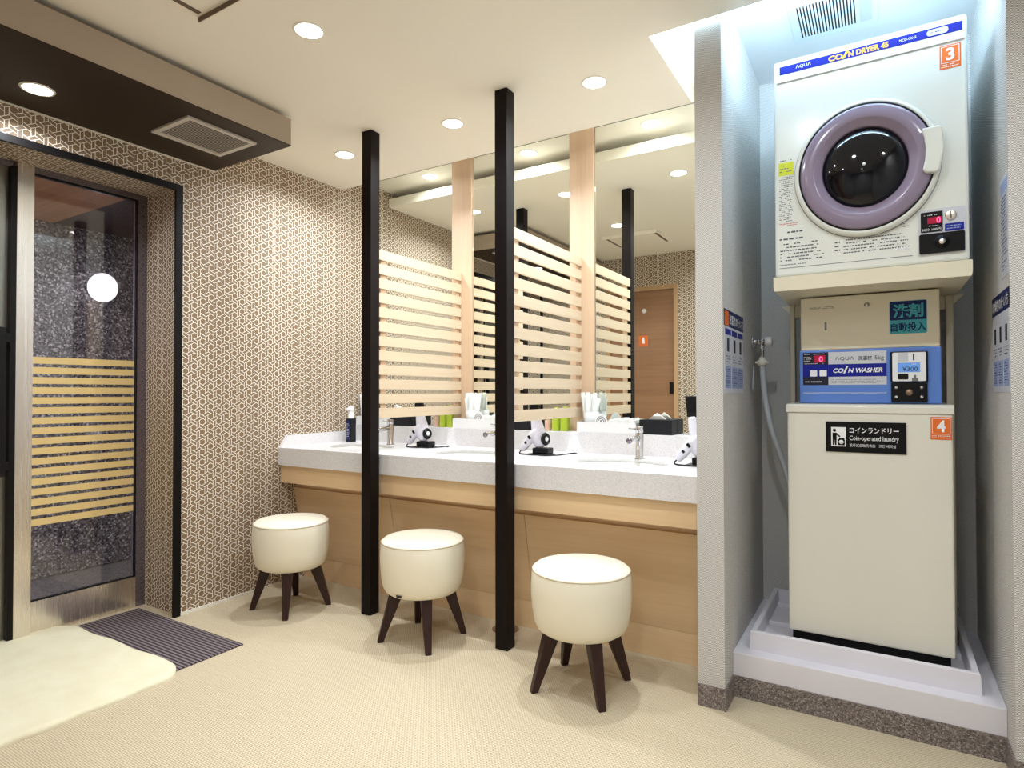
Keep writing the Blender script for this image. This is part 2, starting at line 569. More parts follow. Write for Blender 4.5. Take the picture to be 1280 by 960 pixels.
# wall behind, only seen in the mirrors, with a door opening
OD0, OD1, ODZ = -2.34, -1.62, 2.12
wo = MB()
wo.box(LX - .05, OD0, OY - .06, OY, 0, ZC)
wo.box(OD1, CX, OY - .06, OY, 0, ZC)
wo.box(OD0, OD1, OY - .06, OY, ODZ, ZC)
struct('wall_front', wo, M['paper'])
wp = MB()
wp.box(CX - .06, CX, BY0, OY - .06, 0, ZC)
wp.box(CX - .06, BX1 + .06, BY0 - .06, BY0, 0, ZC)
struct('wall_passage', wp, M['twill'])
# pier and niche
struct('wall_pier', MB().box(PX0, NX0, PY, WY, 0, ZU), M['twill'])
struct('wall_niche_back', MB().box(NX0, NX1, WY - .012, WY, 0, ZU), M['twill'])
wr = MB()
wr.box(NX1, BX1 + .06, PY, WY + .06, 0, ZU)
wr.box(BX1, BX1 + .06, BY0, PY, 0, ZC)
struct('wall_right', wr, M['twill'])
# plinths
b = MB()
b.box(PX0 - .0, NX0 + .006, PY - .006, PY, 0, .075)
b.box(NX0, NX0 + .006, PY, 2.309, 0, .075)
struct('baseboard_pier', b, M['granite_base'])
b = MB()
b.box(NX1 - .006, BX1, PY - .006, PY, 0, .075)
b.box(NX1 - .006, NX1, PY, 2.309, 0, .075)
b.box(BX1 - .006, BX1, BY0, PY - .006, 0, .075)
struct('baseboard_right', b, M['granite_base'])
b = MB(); b.box(LX, LX + .008, DY1 + .002, 2.46, 0, .013)
struct('baseboard_left', b, M['ltrim'])
# laundry platform
struct('baseboard_niche', MB().box(NX0, NX1, 2.309, 2.32, 0, .076), M['granite_base'])
struct('trim_1', MB().box(NX0, NX1, 2.314, WY - .012, .0, .158, .003), M['panwhite'])
# soffit over the entrance
SX, SY, SZ = -2.37, 1.885, 2.266
so = struct('ceiling_soffit', MB().box(LX, SX, OY, SY, SZ + .004, 2.393), M['taupe'])
struct('ceiling_soffit_underside', MB().box(LX, SX + .001, OY, SY + .001, SZ, SZ + .004), M['brown'], so)
struct('trim_2', MB().box(LX, LX + .006, OY, SY, SZ - .006, SZ), M['ltrim'])
struct('trim_3', MB().box(LX, SX - .12, OY, SY - .12, 2.393, ZC), M['brown'])
# black frame round the entrance opening
t = MB()
t.box(LX - .004, LX + .012, DY1 - .034, DY1, 0, DZ)
t.box(LX - .004, LX + .012, DY0, DY1 - .034, DZ - .030, DZ)
t.box(LX - .004, LX + .012, DY0, DY0 + .034, 0, DZ - .030)
struct('trim_4', t, M['black_frame'])
# maple boards between the mirror panels
struct('trim_5', MB().box(-2.247, -2.102, 2.976, WY, .895, ZU), M['maple_v'])
struct('trim_6', MB().box(-1.447, -1.305, 2.976, WY, .895, ZU), M['maple_v'])

# ------------------------------------------------------------------ ENTRANCE DOOR (steel, glass, sand stripes)
door = bpy.data.objects.new('door_1', None); COL.objects.link(door); door['kind'] = 'structure'
d = MB()
d.box(DXI - .05, DXI + .03, 1.145, 1.208, 0, DZ)                      # pillar beside the sliding leaf
d.box(DXI - .05, DXI, 1.208, 1.672, 0, .155)                          # bottom rail
d.build('door_frame', M['steel'], door)
d = MB(); d.box(DXI - .05, DXI, 1.672, DY1, 0, DZ); d.box(DXI - .05, DXI + .004, DY0, 1.672, 2.108, DZ)
d.build('side_stile', M['steel_d'], door)
MB().box(DXI - .03, DXI - .022, 1.208, 1.672, .155, 2.108).build('glass_pane', M['glass'], door)
g = MB(); g.box(DXI - .021, DXI - .004, 1.668, 1.674, .155, 2.108); g.box(DXI - .021, DXI - .004, 1.208, 1.672, 2.102, 2.108)
g.box(DXI - .021, DXI - .004, 1.208, 1.672, .153, .159)
g.build('glazing_gasket', M['rubber'], door)
f = MB()
for i in range(17):
    z1 = 1.270 - i * .0466
    f.box(DXI - .0215, DXI - .0205, 1.210, 1.668, z1 - .031, z1)
f.build('striped_film', M['film'], door)
leaf = MB()
leaf.box(DXI - .045, DXI - .005, DY0, 1.135, .01, 2.108, .002)
leaf = leaf.build('sliding_leaf', M['frost'], door)
h = MB()
h.box(DXI - .002, DXI + .045, 1.085, 1.118, 1.325, 1.365, .002)
h.box(DXI - .002, DXI + .045, 1.085, 1.118, .765, .805, .002)
h.box(DXI + .028, DXI + .05, 1.075, 1.105, .74, 1.39, .002)
h.build('door_handle', M['rubber'], leaf)
MB().box(DXI - .005, DXI + .03, 1.123, 1.145, .012, 2.108).build('leaf_edge_gasket', M['black_frame'], leaf)

# ------------------------------------------------------------------ PORCH OUTSIDE
struct('floor_porch', MB().box(-4.6, DXI - .07, -.6, 3.4, -.06, -.005), M['outfloor'])
gw = MB(); gw.box(-4.46, -4.3, -.6, 3.4, 0, 2.15)
struct('wall_porch', gw, M['granite'])
struct('ceiling_porch', MB().box(-4.46, DXI - .07, -.6, 1.685, 2.14, 2.4), M['outwood'])
struct('ceiling_porch_dark', MB().box(-4.46, DXI - .07, 1.685, 3.4, 2.14, 2.4), M['outdark'])
struct('wall_porch_end', MB().box(-4.46, DXI - .07, 3.3, 3.4, 0, 2.3), M['granite'])
struct('wall_porch_end.001', MB().box(-4.46, DXI - .07, -.7, -.6, 0, 2.3), M['granite'])
gl = thing('globe_lamp', 'round white glowing globe lamp on the granite wall behind the entrance glass', 'lamp', (-4.3, 1.905, 1.765))
MB().lathe([(.0, -.09)] + [(.09 * math.sin(a), -.09 * math.cos(a)) for a in [PI * i / 16 for i in range(1, 16)]] + [(0, .09)], 32, Matrix.Translation((-4.175, 1.905, 1.765)) @ Matrix.Diagonal((1, .87, 1, 1))).build('globe', M['globe'], gl)
MB().cyl((-4.3, 1.905, 1.765), (-4.255, 1.905, 1.765), .045).build('wall_bracket', M['steel_d'], gl)
ld = bpy.data.lights.new('porch_fill_light', 'AREA'); ld.size = .3; ld.energy = P_OUT; ld.color = (1, .95, .95)  # unseen fill light without a fixture, added to light the granite
lo = bpy.data.objects.new('porch_fill_light', ld); COL.objects.link(lo); lo.location = (-3.75, .35, 2.12)

# ------------------------------------------------------------------ CEILING LIGHTS
def downlight(x, y, z, label, power, r=.047):
    t = thing('downlight', label, 'ceiling light', (x, y, z), 'recessed downlights')
    mt = Matrix.Translation((x, y, z))
    MB().lathe([(r, .0), (r + .001, -.0035), (r + .008, -.003), (r + .010, .0)], 36, mt, cap=False).build('trim_ring', M['ltrim'], t)
    MB().lathe([(0, -.0016), (r + .0005, -.0016), (r + .0005, 0)], 36, mt, cap=False).build('lens', M['lamp'], t)
    disk_lamp(t, (x, y, z - .006), power, r * .5, WARM)
    return t


downlight(-1.032, 2.367, ZC, 'round white downlight in the ceiling right of both black posts', P_DOWN)
downlight(-1.782, 2.367, ZC, 'round white downlight in the ceiling between the two black posts', P_DOWN)
downlight(-2.526, 2.367, ZC, 'round white downlight in the ceiling nearest the corner of patterned wallpaper', P_DOWN)
downlight(-1.767, 1.482, ZC, 'round white downlight in open ceiling nearest the brown soffit', P_DOWN * .52)
downlight(-1.03, 1.43, ZC, 'added unseen fill downlight over open floor in front of the stools', P_DOWN * .52)  # guessed lamp above the view, added for fill
downlight(-.30, 1.37, ZC, 'round downlight in the ceiling mirrored on the clothes dryer front', P_DOWN * .52)
downlight(.44, 1.37, ZC, 'added unseen downlight in the ceiling in front of the right-hand pier', P_DOWN * .52)  # guessed from the row spacing, added to light the niche's left wall
downlight(-1.03, .62, ZC, 'added unseen fill downlight in the ceiling near the passage corner', P_DOWN * .52)  # unseen lamp, added as extra fill
downlight(-.2, -.2, ZC, 'added unseen fill downlight in the passage ceiling', P_DOWN * .9)  # added behind the camera for frontal fill and ceiling bounce
downlight(-.2, -.95, ZC, 'added unseen fill downlight in the passage ceiling further back', P_DOWN * .9)  # second added passage lamp, brightens the walls for more bounce
downlight(-2.75, 1.022, SZ, 'round white downlight set in the dark brown soffit', P_SOFFIT)
for x, n in ((-1.032, 'right'), (-1.782, 'middle'), (-2.526, 'left')):
    downlight(x, 2.87, ZU, 'round downlight in the ceiling slot above the %s mirror, seen in it' % n, P_SLOT)

# cool LED strip fixed to the back of the ceiling edge in front of the niche
tl = thing('strip_lamp', 'cool white strip lamp behind the ceiling edge before the laundry niche', 'ceiling light', (-.19, RY, 2.47))
MB().box(RX + .01, BX1 + .05, RY, RY + .003, 2.455, 2.495).build('lamp_base', M['white'], tl)
MB().box(RX + .012, BX1 + .048, RY + .003, RY + .006, 2.462, 2.488).build('diffuser', M['tube'], tl)
ld = bpy.data.lights.new('strip_light', 'AREA'); ld.shape = 'RECTANGLE'; ld.size = 1.25; ld.size_y = .02; ld.energy = P_TUBE; ld.color = COOL
lo = bpy.data.objects.new('strip_light', ld); COL.objects.link(lo); lo.location = (-.07, RY + .008, 2.474); lo.rotation_euler = (math.radians(84), 0, 0); P(lo, tl)

tl = thing('strip_lamp', 'added hidden cool fill strip on the pier side under the raised ceiling', 'ceiling light', (PX0, 2.45, 2.47))  # hidden helper strip, added to whiten the recess's left face
MB().box(PX0 - .003, PX0, 2.20, 2.72, 2.455, 2.495).build('lamp_base', M['white'], tl)
MB().box(PX0 - .006, PX0 - .003, 2.202, 2.718, 2.462, 2.488).build('diffuser', M['tube'], tl)
ld = bpy.data.lights.new('strip_light', 'AREA'); ld.shape = 'RECTANGLE'; ld.size = .02; ld.size_y = .50; ld.energy = 2.2; ld.color = (.8, .93, 1)
lo = bpy.data.objects.new('strip_light', ld); COL.objects.link(lo); lo.location = (PX0 - .008, 2.46, 2.474); lo.rotation_euler = (0, math.radians(90), 0); P(lo, tl)

# ------------------------------------------------------------------ VENTS
v = thing('ceiling_vent', 'beige louvred vent grille set in the dark brown soffit', 'vent', (-2.61, 1.61, SZ))
x0, x1, y0, y1 = -2.755, -2.472, 1.447, 1.775
fr = MB()
for a in ((x0, x0 + .022, y0, y1), (x1 - .022, x1, y0, y1), (x0 + .022, x1 - .022, y0, y0 + .022), (x0 + .022, x1 - .022, y1 - .022, y1)):
    fr.box(a[0], a[1], a[2], a[3], SZ - .009, SZ)
fr.build('frame', M['vent'], v)
gr = MB()
for i in range(16):
    x = x0 + .03 + i * (x1 - x0 - .06) / 15
    gr.box(-.006, .006, y0 + .02, y1 - .02, -.0008, .0008, 0, Matrix.Translation((x, 0, SZ - .004)) @ Matrix.Rotation(.35, 4, 'Y'))
gr.build('grille', M['vent'], v)
MB().box(x0 + .02, x1 - .02, y0 + .02, y1 - .02, SZ - .0012, SZ - .0002).build('backing', M['brownslot'], v)

v = thing('ceiling_vent', 'white vent grille with black slots above the clothes dryer', 'vent', (-.16, 2.54, ZU))
x0, x1, y0, y1 = -.290, .0, 2.40, 2.70
MB().box(x0, x1, y0, y1, ZU - .008, ZU, .002).build('frame', M['vent_w'], v)
MB().box(-.262, -.070, 2.44, 2.655, ZU - .0095, ZU - .0079).build('backing', M['dark'], v)
gr = MB()
for i in range(19):
    x = -.262 + i * .192 / 18
    gr.box(x - .0027, x + .0027, 2.44, 2.655, ZU - .013, ZU - .009)
gr.build('grille', M['vent_w'], v)
MB().box(-.058, -.02, 2.50, 2.66, ZU - .0085, ZU - .0079).build('rating_label', M['lgrey'], v)

v = thing('air_conditioner_panel', 'white square ceiling air conditioner panel with two dark slots', 'air conditioner', (-1.78, 1.02, ZC))
x0, x1, y0, y1 = -2.02, -1.54, .80, 1.225
MB().box(x0, x1, y0, y1, ZC - .012, ZC, .003).build('panel', M['ceil'], v)
for x in (-1.99, -1.57):
    MB().box(x - .010, x + .010, .83, 1.205, ZC - .0135, ZC - .0115).build('slot', M['brownslot'], v)
MB().box(x0, x1, y1 - .006, y1, ZC - .030, ZC - .012, .001).build('air_flap', M['ceil'], v)
MB().box(x0 + .003, x1 - .003, y1 - .009, y1 - .006, ZC - .028, ZC - .012).build('slot', M['brownslot'], v)

# ------------------------------------------------------------------ MIRRORS
for x0, x1, l in ((-2.975, -2.2475, 'tall frameless mirror panel between patterned wallpaper and first maple board'),
                  (-2.1015, -1.4475, 'tall frameless mirror panel between the two maple boards'),
                  (-1.3045, PX0, 'tall frameless mirror panel between second maple board and woven pier')):
    t = thing('wall_mirror', l, 'mirror', ((x0 + x1) / 2, WY, .905), 'mirror panels over the vanity')
    MB().box(x0 + .001, x1 - .001, WY - .0065, WY - .0005, .896, ZU - .002).build('backing', M['mirror_edge'], t)
    MB().box(x0 + .0025, x1 - .0025, WY - .008, WY - .006, .8975, ZU - .004, .0012, seg=1).build('silvered_glass', M['mirror'], t)

# ------------------------------------------------------------------ POSTS AND SLATTED SCREENS
for x, l in ((-2.23, 'black square timber post nearest the patterned corner, first of two'), (-1.432, 'black square timber post in front of the vanity between two stools')):
    tag(MB().box(x, x + .062, 2.204, 2.266, 0, ZC, .002).build('timber_post', M['black_wood']), l, 'post')
for xf, l in ((-2.172, 'pale maple slatted screen running from first black post to the mirrors'), (-1.374, 'pale maple slatted screen running from second black post to the mirrors')):
    t = thing('slatted_screen', l, 'screen', (xf, 2.6, .97), 'maple slatted screens')
    s = MB()
    for i in range(12):
        z1 = 1.830 - i * .0733
        s.box(xf - .012, xf, 2.267, 2.972, z1 - .0505, z1, .001)
    s.build('slat_panel', M['maple'], t)
    for y in (2.290, 2.925):
        MB().box(xf - .030, xf - .0122, y, y + .04, .972, 1.826).build('batten', M['maple_v'], t)

# ------------------------------------------------------------------ VANITY
van = thing('vanity_countertop', 'long speckled white vanity countertop with oval basins under the mirrors', 'countertop', (-1.77, 2.6, .79))
CF, CZ, CB = 2.289, .79, .687
c = MB()
stations = [(LX + .001, -2.2, -2.585), (-2.2, -1.4, -1.80), (-1.4, PX0 - .001, -1.0)]
ea, eb, ey = .215, .145, 2.56
bm = c.bm
for (xa, xb, cx) in stations:
    ya, yb = CF + .004, 2.885
    corner = [math.atan2(y - ey, x - cx) for x, y in ((xa, ya), (xb, ya), (xb, yb), (xa, yb))]
    angs = sorted(set([round(2 * PI * i / 56 - PI, 6) for i in range(56)] + [round(a, 6) for a in corner]))
    def outer(t):
        dx, dy = math.cos(t), math.sin(t)
        k = min(((xb if dx > 0 else xa) - cx) / dx if abs(dx) > 1e-9 else 1e9, ((yb if dy > 0 else ya) - ey) / dy if abs(dy) > 1e-9 else 1e9)
        return (cx + dx * k, ey + dy * k, CZ)
    def inner(t):
        k = 1 / math.sqrt((math.cos(t) / ea) ** 2 + (math.sin(t) / eb) ** 2)
        return (cx + math.cos(t) * k, ey + math.sin(t) * k, CZ)
    o_ = [bm.verts.new(outer(t)) for t in angs]; i_ = [bm.verts.new(inner(t)) for t in angs]
    i2 = [bm.verts.new((v_.co.x, v_.co.y, CZ - .012)) for v_ in i_]
    n = len(angs)
    for k in range(n):
        j = (k + 1) % n
        bm.faces.new((o_[k], o_[j], i_[j], i_[k])); bm.faces.new((i_[k], i_[j], i2[j], i2[k]))
c.prism([(CF, CB), (CF, CZ - .003), (CF + .004, CZ), (CF + .004, CZ - .02), (CF + .02, CZ - .02), (CF + .02, CB)], LX + .001, PX0 - .001, 'X')
c.box(LX + .001, PX0 - .001, CF + .02, CF + .09, CB, CB + .01)
c.build('worktop', M['solid'], van)
s = MB()
s.box(LX + .001, PX0 - .001, 2.88, WY - .001, CZ - .05, .8945, .002)
s.build('backsplash', M['solid'], van)
s = MB(); s.prism([(CF + .001, CZ - .004), (CF + .05, .855), (2.879, .857), (2.879, CZ - .01)], LX + .001, LX + .022, 'X')
s.build('side_splash', M['solid'], van)
for (xa, xb, cx) in stations:
    m_ = MB()
    m_.lathe([(1.04, 0), (1.0, -.004), (.93, -.05), (.75, -.10), (.45, -.125), (.1, -.13), (0, -.13)], 56, Matrix.Translation((cx, ey, CZ - .011)) @ Matrix.Diagonal((ea, eb, 1, 1)), cap=False)
    bo = m_.build('basin', M['bowl'], van)
    MB().cyl((cx, ey, CZ - .1405), (cx, ey, CZ - .136), .022).build('drain', M['chrome'], bo)

cab = thing('vanity_cabinet', 'honey maple vanity cabinet with leaning lower panels under the countertop', 'cabinet', (-1.77, 2.45, 0))
MB().box(LX + .001, PX0 - .001, 2.31, 2.328, .585, CB - .001, .001).build('apron', M['cab'], cab)
MB().box(LX + .001, PX0 - .001, 2.328, 2.43, .582, .587).build('underside', M['cab'], cab)
MB().box(LX + .001, PX0 - .001, 2.415, 2.425, .535, .583).build('recess_board', M['cab'], cab)
for xa, xb in ((LX + .001, -2.2215), (-2.2185, -1.4015), (-1.3985, PX0 - .001)):
    MB().prism([(2.398, .545), (2.416, .545), (2.5, .125), (2.482, .125)], xa, xb, 'X').build('lower_panel', M['cab'], cab)
MB().box(LX + .001, PX0 - .001, 2.482, 2.5, 0, .124).build('kick_board', M['cab'], cab)

# floor cover
tag(MB().lathe([(.062, 0), (.062, .003), (.058, .005), (0, .005)], 36, Matrix.Translation((-1.508, 2.41, 0)), cap=False).build('floor_outlet_cover', M['disc']),
    'round bronze floor cover behind the foot of second black post', 'floor cover')

# ------------------------------------------------------------------ STOOLS
def stool(x, y, rot, label):
    t = thing('stool', label, 'stool', (0, 0, 0), 'cream stools at the vanity')
    r = .187
    prof = [(0, .212), (.13, .212), (.152, .216), (.166, .226), (.176, .246), (.184, .290), (.1885, .345), (.1885, .385), (.186, .420), (.1825, .435)]
    MB().lathe(prof, 64, cap=False).build('seat', M['leather'], t)
    MB().lathe([(.1825, .435), (.1845, .4375), (.1845, .4405), (.1815, .4425)], 64, cap=False).build('piping', M['seam'], t)
    MB().lathe([(.1815, .4415), (.172, .4500), (.14, .4560), (.08, .4595), (0, .4605)], 64, cap=False).build('cushion_top', M['leather'], t)
    for k in range(4):
        a = math.radians(45 + 90 * k)
        b = bmesh.new()
        dx, dy = math.cos(a), math.sin(a)
        def sec(rad, z, wd, th):
            c_ = Vector((dx * rad, dy * rad, z)); e1 = Vector((dx, dy, 0)); e2 = Vector((-dy, dx, 0))
            return [b.verts.new(c_ + e1 * (s1 * th / 2) + e2 * (s2 * wd / 2)) for s1, s2 in ((-1, -1), (1, -1), (1, 1), (-1, 1))]
        q = [sec(.187, 0, .026, .026), sec(.178, .03, .029, .030), sec(.115, .216, .048, .056)]
        b.faces.new(q[0][::-1]); b.faces.new(q[2])
        for u_, v_ in zip(q, q[1:]):
            for i in range(4):
                j = (i + 1) % 4; b.faces.new((u_[i], u_[j], v_[j], v_[i]))
        bmesh.ops.recalc_face_normals(b, faces=b.faces)
        bmesh.ops.bevel(b, geom=b.edges[:], offset=.002, segments=1, affect='EDGES')
        mb = MB(); mb._add(b); mb.build('leg', M['legwood'], t)
    t.location = (x, y, 0); t.rotation_euler = (0, 0, rot)
    return t


s1 = stool(-2.609, 2.086, math.radians(-1.5), 'round cream leather stool against the patterned wall left of both black posts')
s2 = stool(-1.777, 2.135, math.radians(2), 'round cream leather stool between the two black posts')
s3 = stool(-.975, 2.095, math.radians(1.5), 'round cream leather stool right of both black posts, closest to the laundry')
# maker's tag sewn on the middle stool, at the lower edge
tg = MB().box(-.014, .014, -.0006, .0006, -.006, .006)
tg = tg.build('maker_tag', M['ink'], s2)
tg.matrix_parent_inverse = Matrix()
ang = math.radians(-87)
tg.location = (.1745 * math.cos(ang), .1745 * math.sin(ang), .2335); tg.rotation_euler = (math.radians(25), 0, ang + PI / 2)
tg['label'] = 'small dark maker tag on the lower edge'

# ------------------------------------------------------------------ RUG AND DOOR MAT
tag(MB().box(-3.25, -2.394, .55, 1.665, 0, .006, .002).build('door_mat', M['mat_d']), 'dark grey ribbed entrance mat in front of the glass door', 'mat')
pts = []
for cx, cy, a0 in ((-2.46, 1.265, 0), (-3.22, 1.27, 90), (-3.22, .20, 180), (-2.46, .20, 270)):
    rr = .125 if cx > -3 else .10
    for i in range(9):
        a = math.radians(a0 + 90 * i / 8); pts.append((cx + rr * math.cos(a), cy + rr * math.sin(a)))
rnd = random.Random(3)
dense = []
for (p, q) in zip(pts, pts[1:] + pts[:1]):
    p, q = Vector(p), Vector(q); k = max(1, int((q - p).length / .04))
    for i in range(k):
        a = p.lerp(q, i / k); dense.append((a.x + .004 * math.sin(a.y * 31 + a.x * 17), a.y + .005 * math.sin(a.x * 19)))
r = MB(); bm = r.bm
cen = Vector((-2.84, .73, 0))
rings = []
for k, (sc_, z) in enumerate(((1, .0), (1.0, .008), (.985, .017), (.95, .0185), (.6, .0185), (.3, .0185))):
    rings.append([bm.verts.new((cen.x + (x - cen.x) * sc_, cen.y + (y - cen.y) * sc_, (z + (.0063 if (-3.26 < x < -2.38 and y > .54) else 0)) if z < .009 else z + .0012 * math.sin(x * 23 + y * 13))) for x, y in dense])
for a, b_ in zip(rings, rings[1:]):
    for i in range(len(dense)):
        j = (i + 1) % len(dense); f = bm.faces.new((a[i], a[j], b_[j], b_[i])); f.smooth = True
f = bm.faces.new(rings[-1]); f.smooth = True
bmesh.ops.recalc_face_normals(bm, faces=bm.faces)
tag(r.build('rug', M['rug']), 'cream rounded bath rug lying over the ribbed entrance mat', 'rug')

# ------------------------------------------------------------------ DOOR IN THE WALL BEHIND (seen in mirrors)
dd = bpy.data.objects.new('door_2', None); COL.objects.link(dd); dd['kind'] = 'structure'
fm = MB()
fm.box(OD0, OD0 + .04, OY - .06, OY + .012, 0, ODZ); fm.box(OD1 - .04, OD1, OY - .06, OY + .012, 0, ODZ); fm.box(OD0 + .04, OD1 - .04, OY - .06, OY + .012, ODZ - .04, ODZ)
fm.build('door_frame', M['doorframe'], dd)
MB().box(OD0 + .04, OD1 - .04, OY - .045, OY - .01, .005, ODZ - .04).build('door_leaf', M['doorwood'], dd)
hp = MB(); hp.box(OD1 - .085, OD1 - .05, OY - .01, OY + .004, 1.09, 1.20, .002)
hp.build('latch_plate', M['rubber'], dd)
st = MB().box(-2.005, -1.915, OY - .0095, OY - .0085, 1.55, 1.65).build('orange_sign', M['orange'], dd)
MB().prism([(-1.975, 1.575), (-1.945, 1.575), (-1.950, 1.610), (-1.953, 1.632), (-1.967, 1.632), (-1.970, 1.610)], OY - .0086, OY - .0078).build('pictogram', M['text_w'], st)
MB().cyl((-1.95, OY - .011, 1.886), (-1.95, OY - .002, 1.886), .022).build('white_disc', M['tapwhite'], dd)  # small plain white disc on the door leaf

# ------------------------------------------------------------------ THINGS ON THE VANITY
def faucet(x, label):
    t = thing('faucet', label, 'faucet', (x, 2.745, CZ), 'chrome faucets')
    MB().lathe([(.024, 0), (.024, .004), (.0185, .006), (.0185, .118), (.017, .120), (.017, .124), (.0185, .126), (.0185, .150), (.0165, .153), (0, .153)], 32, Matrix.Translation((x, 2.745, CZ)), cap=False).build('body', M['chrome'], t)
    sp = MB().cyl((x, 2.74, CZ + .1), (x, 2.61, CZ + .094), .0125)
    sp.build('spout', M['chrome'], t)
    MB().cyl((x, 2.612, CZ + .094), (x, 2.607, CZ + .0937), .0135).build('aerator', M['steel_d'], t)
    MB().cyl((x - .016, 2.74, CZ + .139), (x - .045, 2.725, CZ + .142), .004).build('lever', M['chrome'], t)
    return t


faucet(-.975, 'chrome faucet at the basin beside the woven pier')
faucet(-1.755, 'chrome faucet at the basin between the two slatted screens')
faucet(-2.535, 'chrome faucet at the basin beside patterned corner, behind first post')


def tissue_box(x0, x1, z1, label):
    t = thing('tissue_box', label, 'tissue box', ((x0 + x1) / 2, 2.935, .895), 'black tissue boxes')
    MB().box(x0, x1, 2.889, 2.984, .895, z1, .002).build('box', M['blackbox'], t)
    cx = (x0 + x1) / 2
    MB().box(cx - .05, cx + .05, 2.925, 2.948, z1 - .0005, z1 + .0008).build('slot', M['dark'], t)
    b = MB(); bm = b.bm
    a = [bm.verts.new(p) for p in ((cx - .048, 2.932, z1), (cx - .024, 2.926, z1 + .018), (cx - .004, 2.934, z1 + .033), (cx + .016, 2.928, z1 + .018), (cx + .038, 2.934, z1))]
    c_ = [bm.verts.new(p) for p in ((cx - .044, 2.942, z1), (cx - .022, 2.944, z1 + .016), (cx - .003, 2.938, z1 + .030), (cx + .018, 2.946, z1 + .016), (cx + .040, 2.942, z1))]
    for i in range(4): bm.faces.new((a[i], a[i + 1], c_[i + 1], c_[i]))
    bm.faces.new(a); bm.faces.new(c_[::-1])
    b.build('tissue', M['tissue'], t)
    return t


tissue_box(-1.027, -.865, .968, 'black tissue box with white tissue on the ledge behind chrome faucet near pier')
tissue_box(-1.802, -1.645, .955, 'black tissue box on the ledge beside second slatted screen, behind the hair dryer')
tissue_box(-2.671, -2.50, .958, 'black tissue box on the ledge beside first slatted screen')


def bottle(x, y, w_, h_, m, name, label, cat, capm):
    t = thing(name, label, cat, (x, y, .895))
    MB().prism(rrect(x - w_ / 2, x + w_ / 2, y - .018, y + .018, .009), .895, .895 + h_ * .66, 'Z', .003).build('body', m, t)
    MB().lathe([(.009, 0), (.009, .012), (.012, .013), (.012, .028), (.010, .031), (0, .031)], 20, Matrix.Translation((x, y, .895 + h_ * .66 - .002)), cap=False).build('cap', capm, t)
    return t


for sx_, w1, w2 in ((-1.50, 'second slatted screen', 'pale green'), (-2.265, 'first slatted screen', 'pale green')):
    bottle(sx_ - .055, 2.925, .030, .085, M['pink'], 'lotion_bottle', 'small peach lotion bottle on the ledge behind %s' % w1, 'bottle', M['pink'])
    bottle(sx_ - .005, 2.925, .040, .150, M['green'], 'lotion_bottle', 'lime green lotion bottle beside the peach one behind %s' % w1, 'bottle', M['green'])
    bottle(sx_ + .044, 2.928, .040, .155, M['green'], 'lotion_bottle', 'lime green lotion bottle beside the white tray behind %s' % w1, 'bottle', M['green'])


def organizer(x0, x1, cup_x, where, emblem=True):
    z0, z1 = .8955, .950
    t = thing('amenity_tray', 'low white acrylic amenity tray on the ledge %s' % where, 'tray', ((x0 + x1) / 2, 2.935, z0), 'white amenity trays')
    b = MB()
    b.box(x0, x1, 2.888, 2.982, z0, z0 + .004)
    b.box(x0, x1, 2.888, 2.891, z0 + .004, z1); b.box(x0, x1, 2.979, 2.982, z0 + .004, z1)
    for xx in (x0, (x0 + x1) / 2 - .0015, x1 - .003): b.box(xx, xx + .003, 2.891, 2.979, z0 + .004, z1)
    b.build('tray_body', M['white'], t)
    if emblem:
        e = MB()
        ex = cup_x + .075
        for rr in (.024, .016):
            e.tube([(ex + rr * math.cos(a), 2.887, z1 + .000 + rr * math.sin(a) * 1.2) for a in [PI * i / 14 for i in range(15)]], .0017, 8)
        e.cyl((ex, 2.8895, z1 + .006), (ex, 2.8855, z1 + .006), .0045)
        e.build('arched_emblem', M['grey'], t)
        pl = MB().prism([(ex + .034 * math.cos(a), z1 - .006 + .05 * max(0, math.sin(a))) for a in [PI * i / 12 for i in range(13)]], 2.8875, 2.8905)
        pl.build('front_card', M['white'], t)
    cup = thing('clear_cup', 'clear plastic cup of white wrapped amenities %s' % where, 'cup', (cup_x, 2.936, z0 + .004), 'amenity cups')
    MB().lathe([(0, 0), (.034, 0), (.042, .10), (.0405, .10), (.0325, .003), (0, .003)], 32, Matrix.Translation((cup_x, 2.936, z0 + .0045)), cap=False).build('cup_wall', M['cup'], cup)
    rnd = random.Random(int(-x0 * 1000))
    g = 'white wrapped amenities in the cup %s' % where
    proto = None
    for k in range(20):
        a = 2 * PI * k / 20 + rnd.uniform(-.2, .2); ra = (.024, .010, .019)[k % 3]
        if proto is None:
            proto = MB().box(-.0115, .0115, -.002, .002, 0, .195, .001).build('amenity_packet', M['pack']); o = proto
        else:
            o = proto.copy(); COL.objects.link(o)
        tag(o, 'white wrapped amenity packet upright in the clear cup %s' % where, 'packet', g)
        o.location = (cup_x + ra * math.cos(a), 2.936 + ra * math.sin(a) * .8, z0 + .010)
        o.rotation_euler = (-math.sin(a) * rnd.uniform(.02, .12), math.cos(a) * rnd.uniform(.06, .20), rnd.uniform(0, PI))
        o.scale = (1, 1, rnd.uniform(.82, 1.02))
    pk = None
    for k in range(5):
        if pk is None: pk = MB().box(-.0135, .0135, -.030, .030, -.030, .030, .004).build('cotton_pack', M['pack']); o = pk
        else: o = pk.copy(); COL.objects.link(o)
        tag(o, 'small white cotton pack in the amenity tray %s' % where, 'pack', 'white cotton packs in the tray %s' % where)
        o.location = ((x0 + x1) / 2 + .022 + k * .0275, 2.936, z0 + .038 + .006 * (k % 2)); o.rotation_euler = (0, .06 * (k % 3 - 1), 0)


organizer(-1.365, -1.045, -1.305, 'between second screen and pier')
organizer(-2.175, -1.865, -2.065, 'between the two slatted screens')
organizer(-2.97, -2.70, -2.92, 'beside the patterned corner', False)

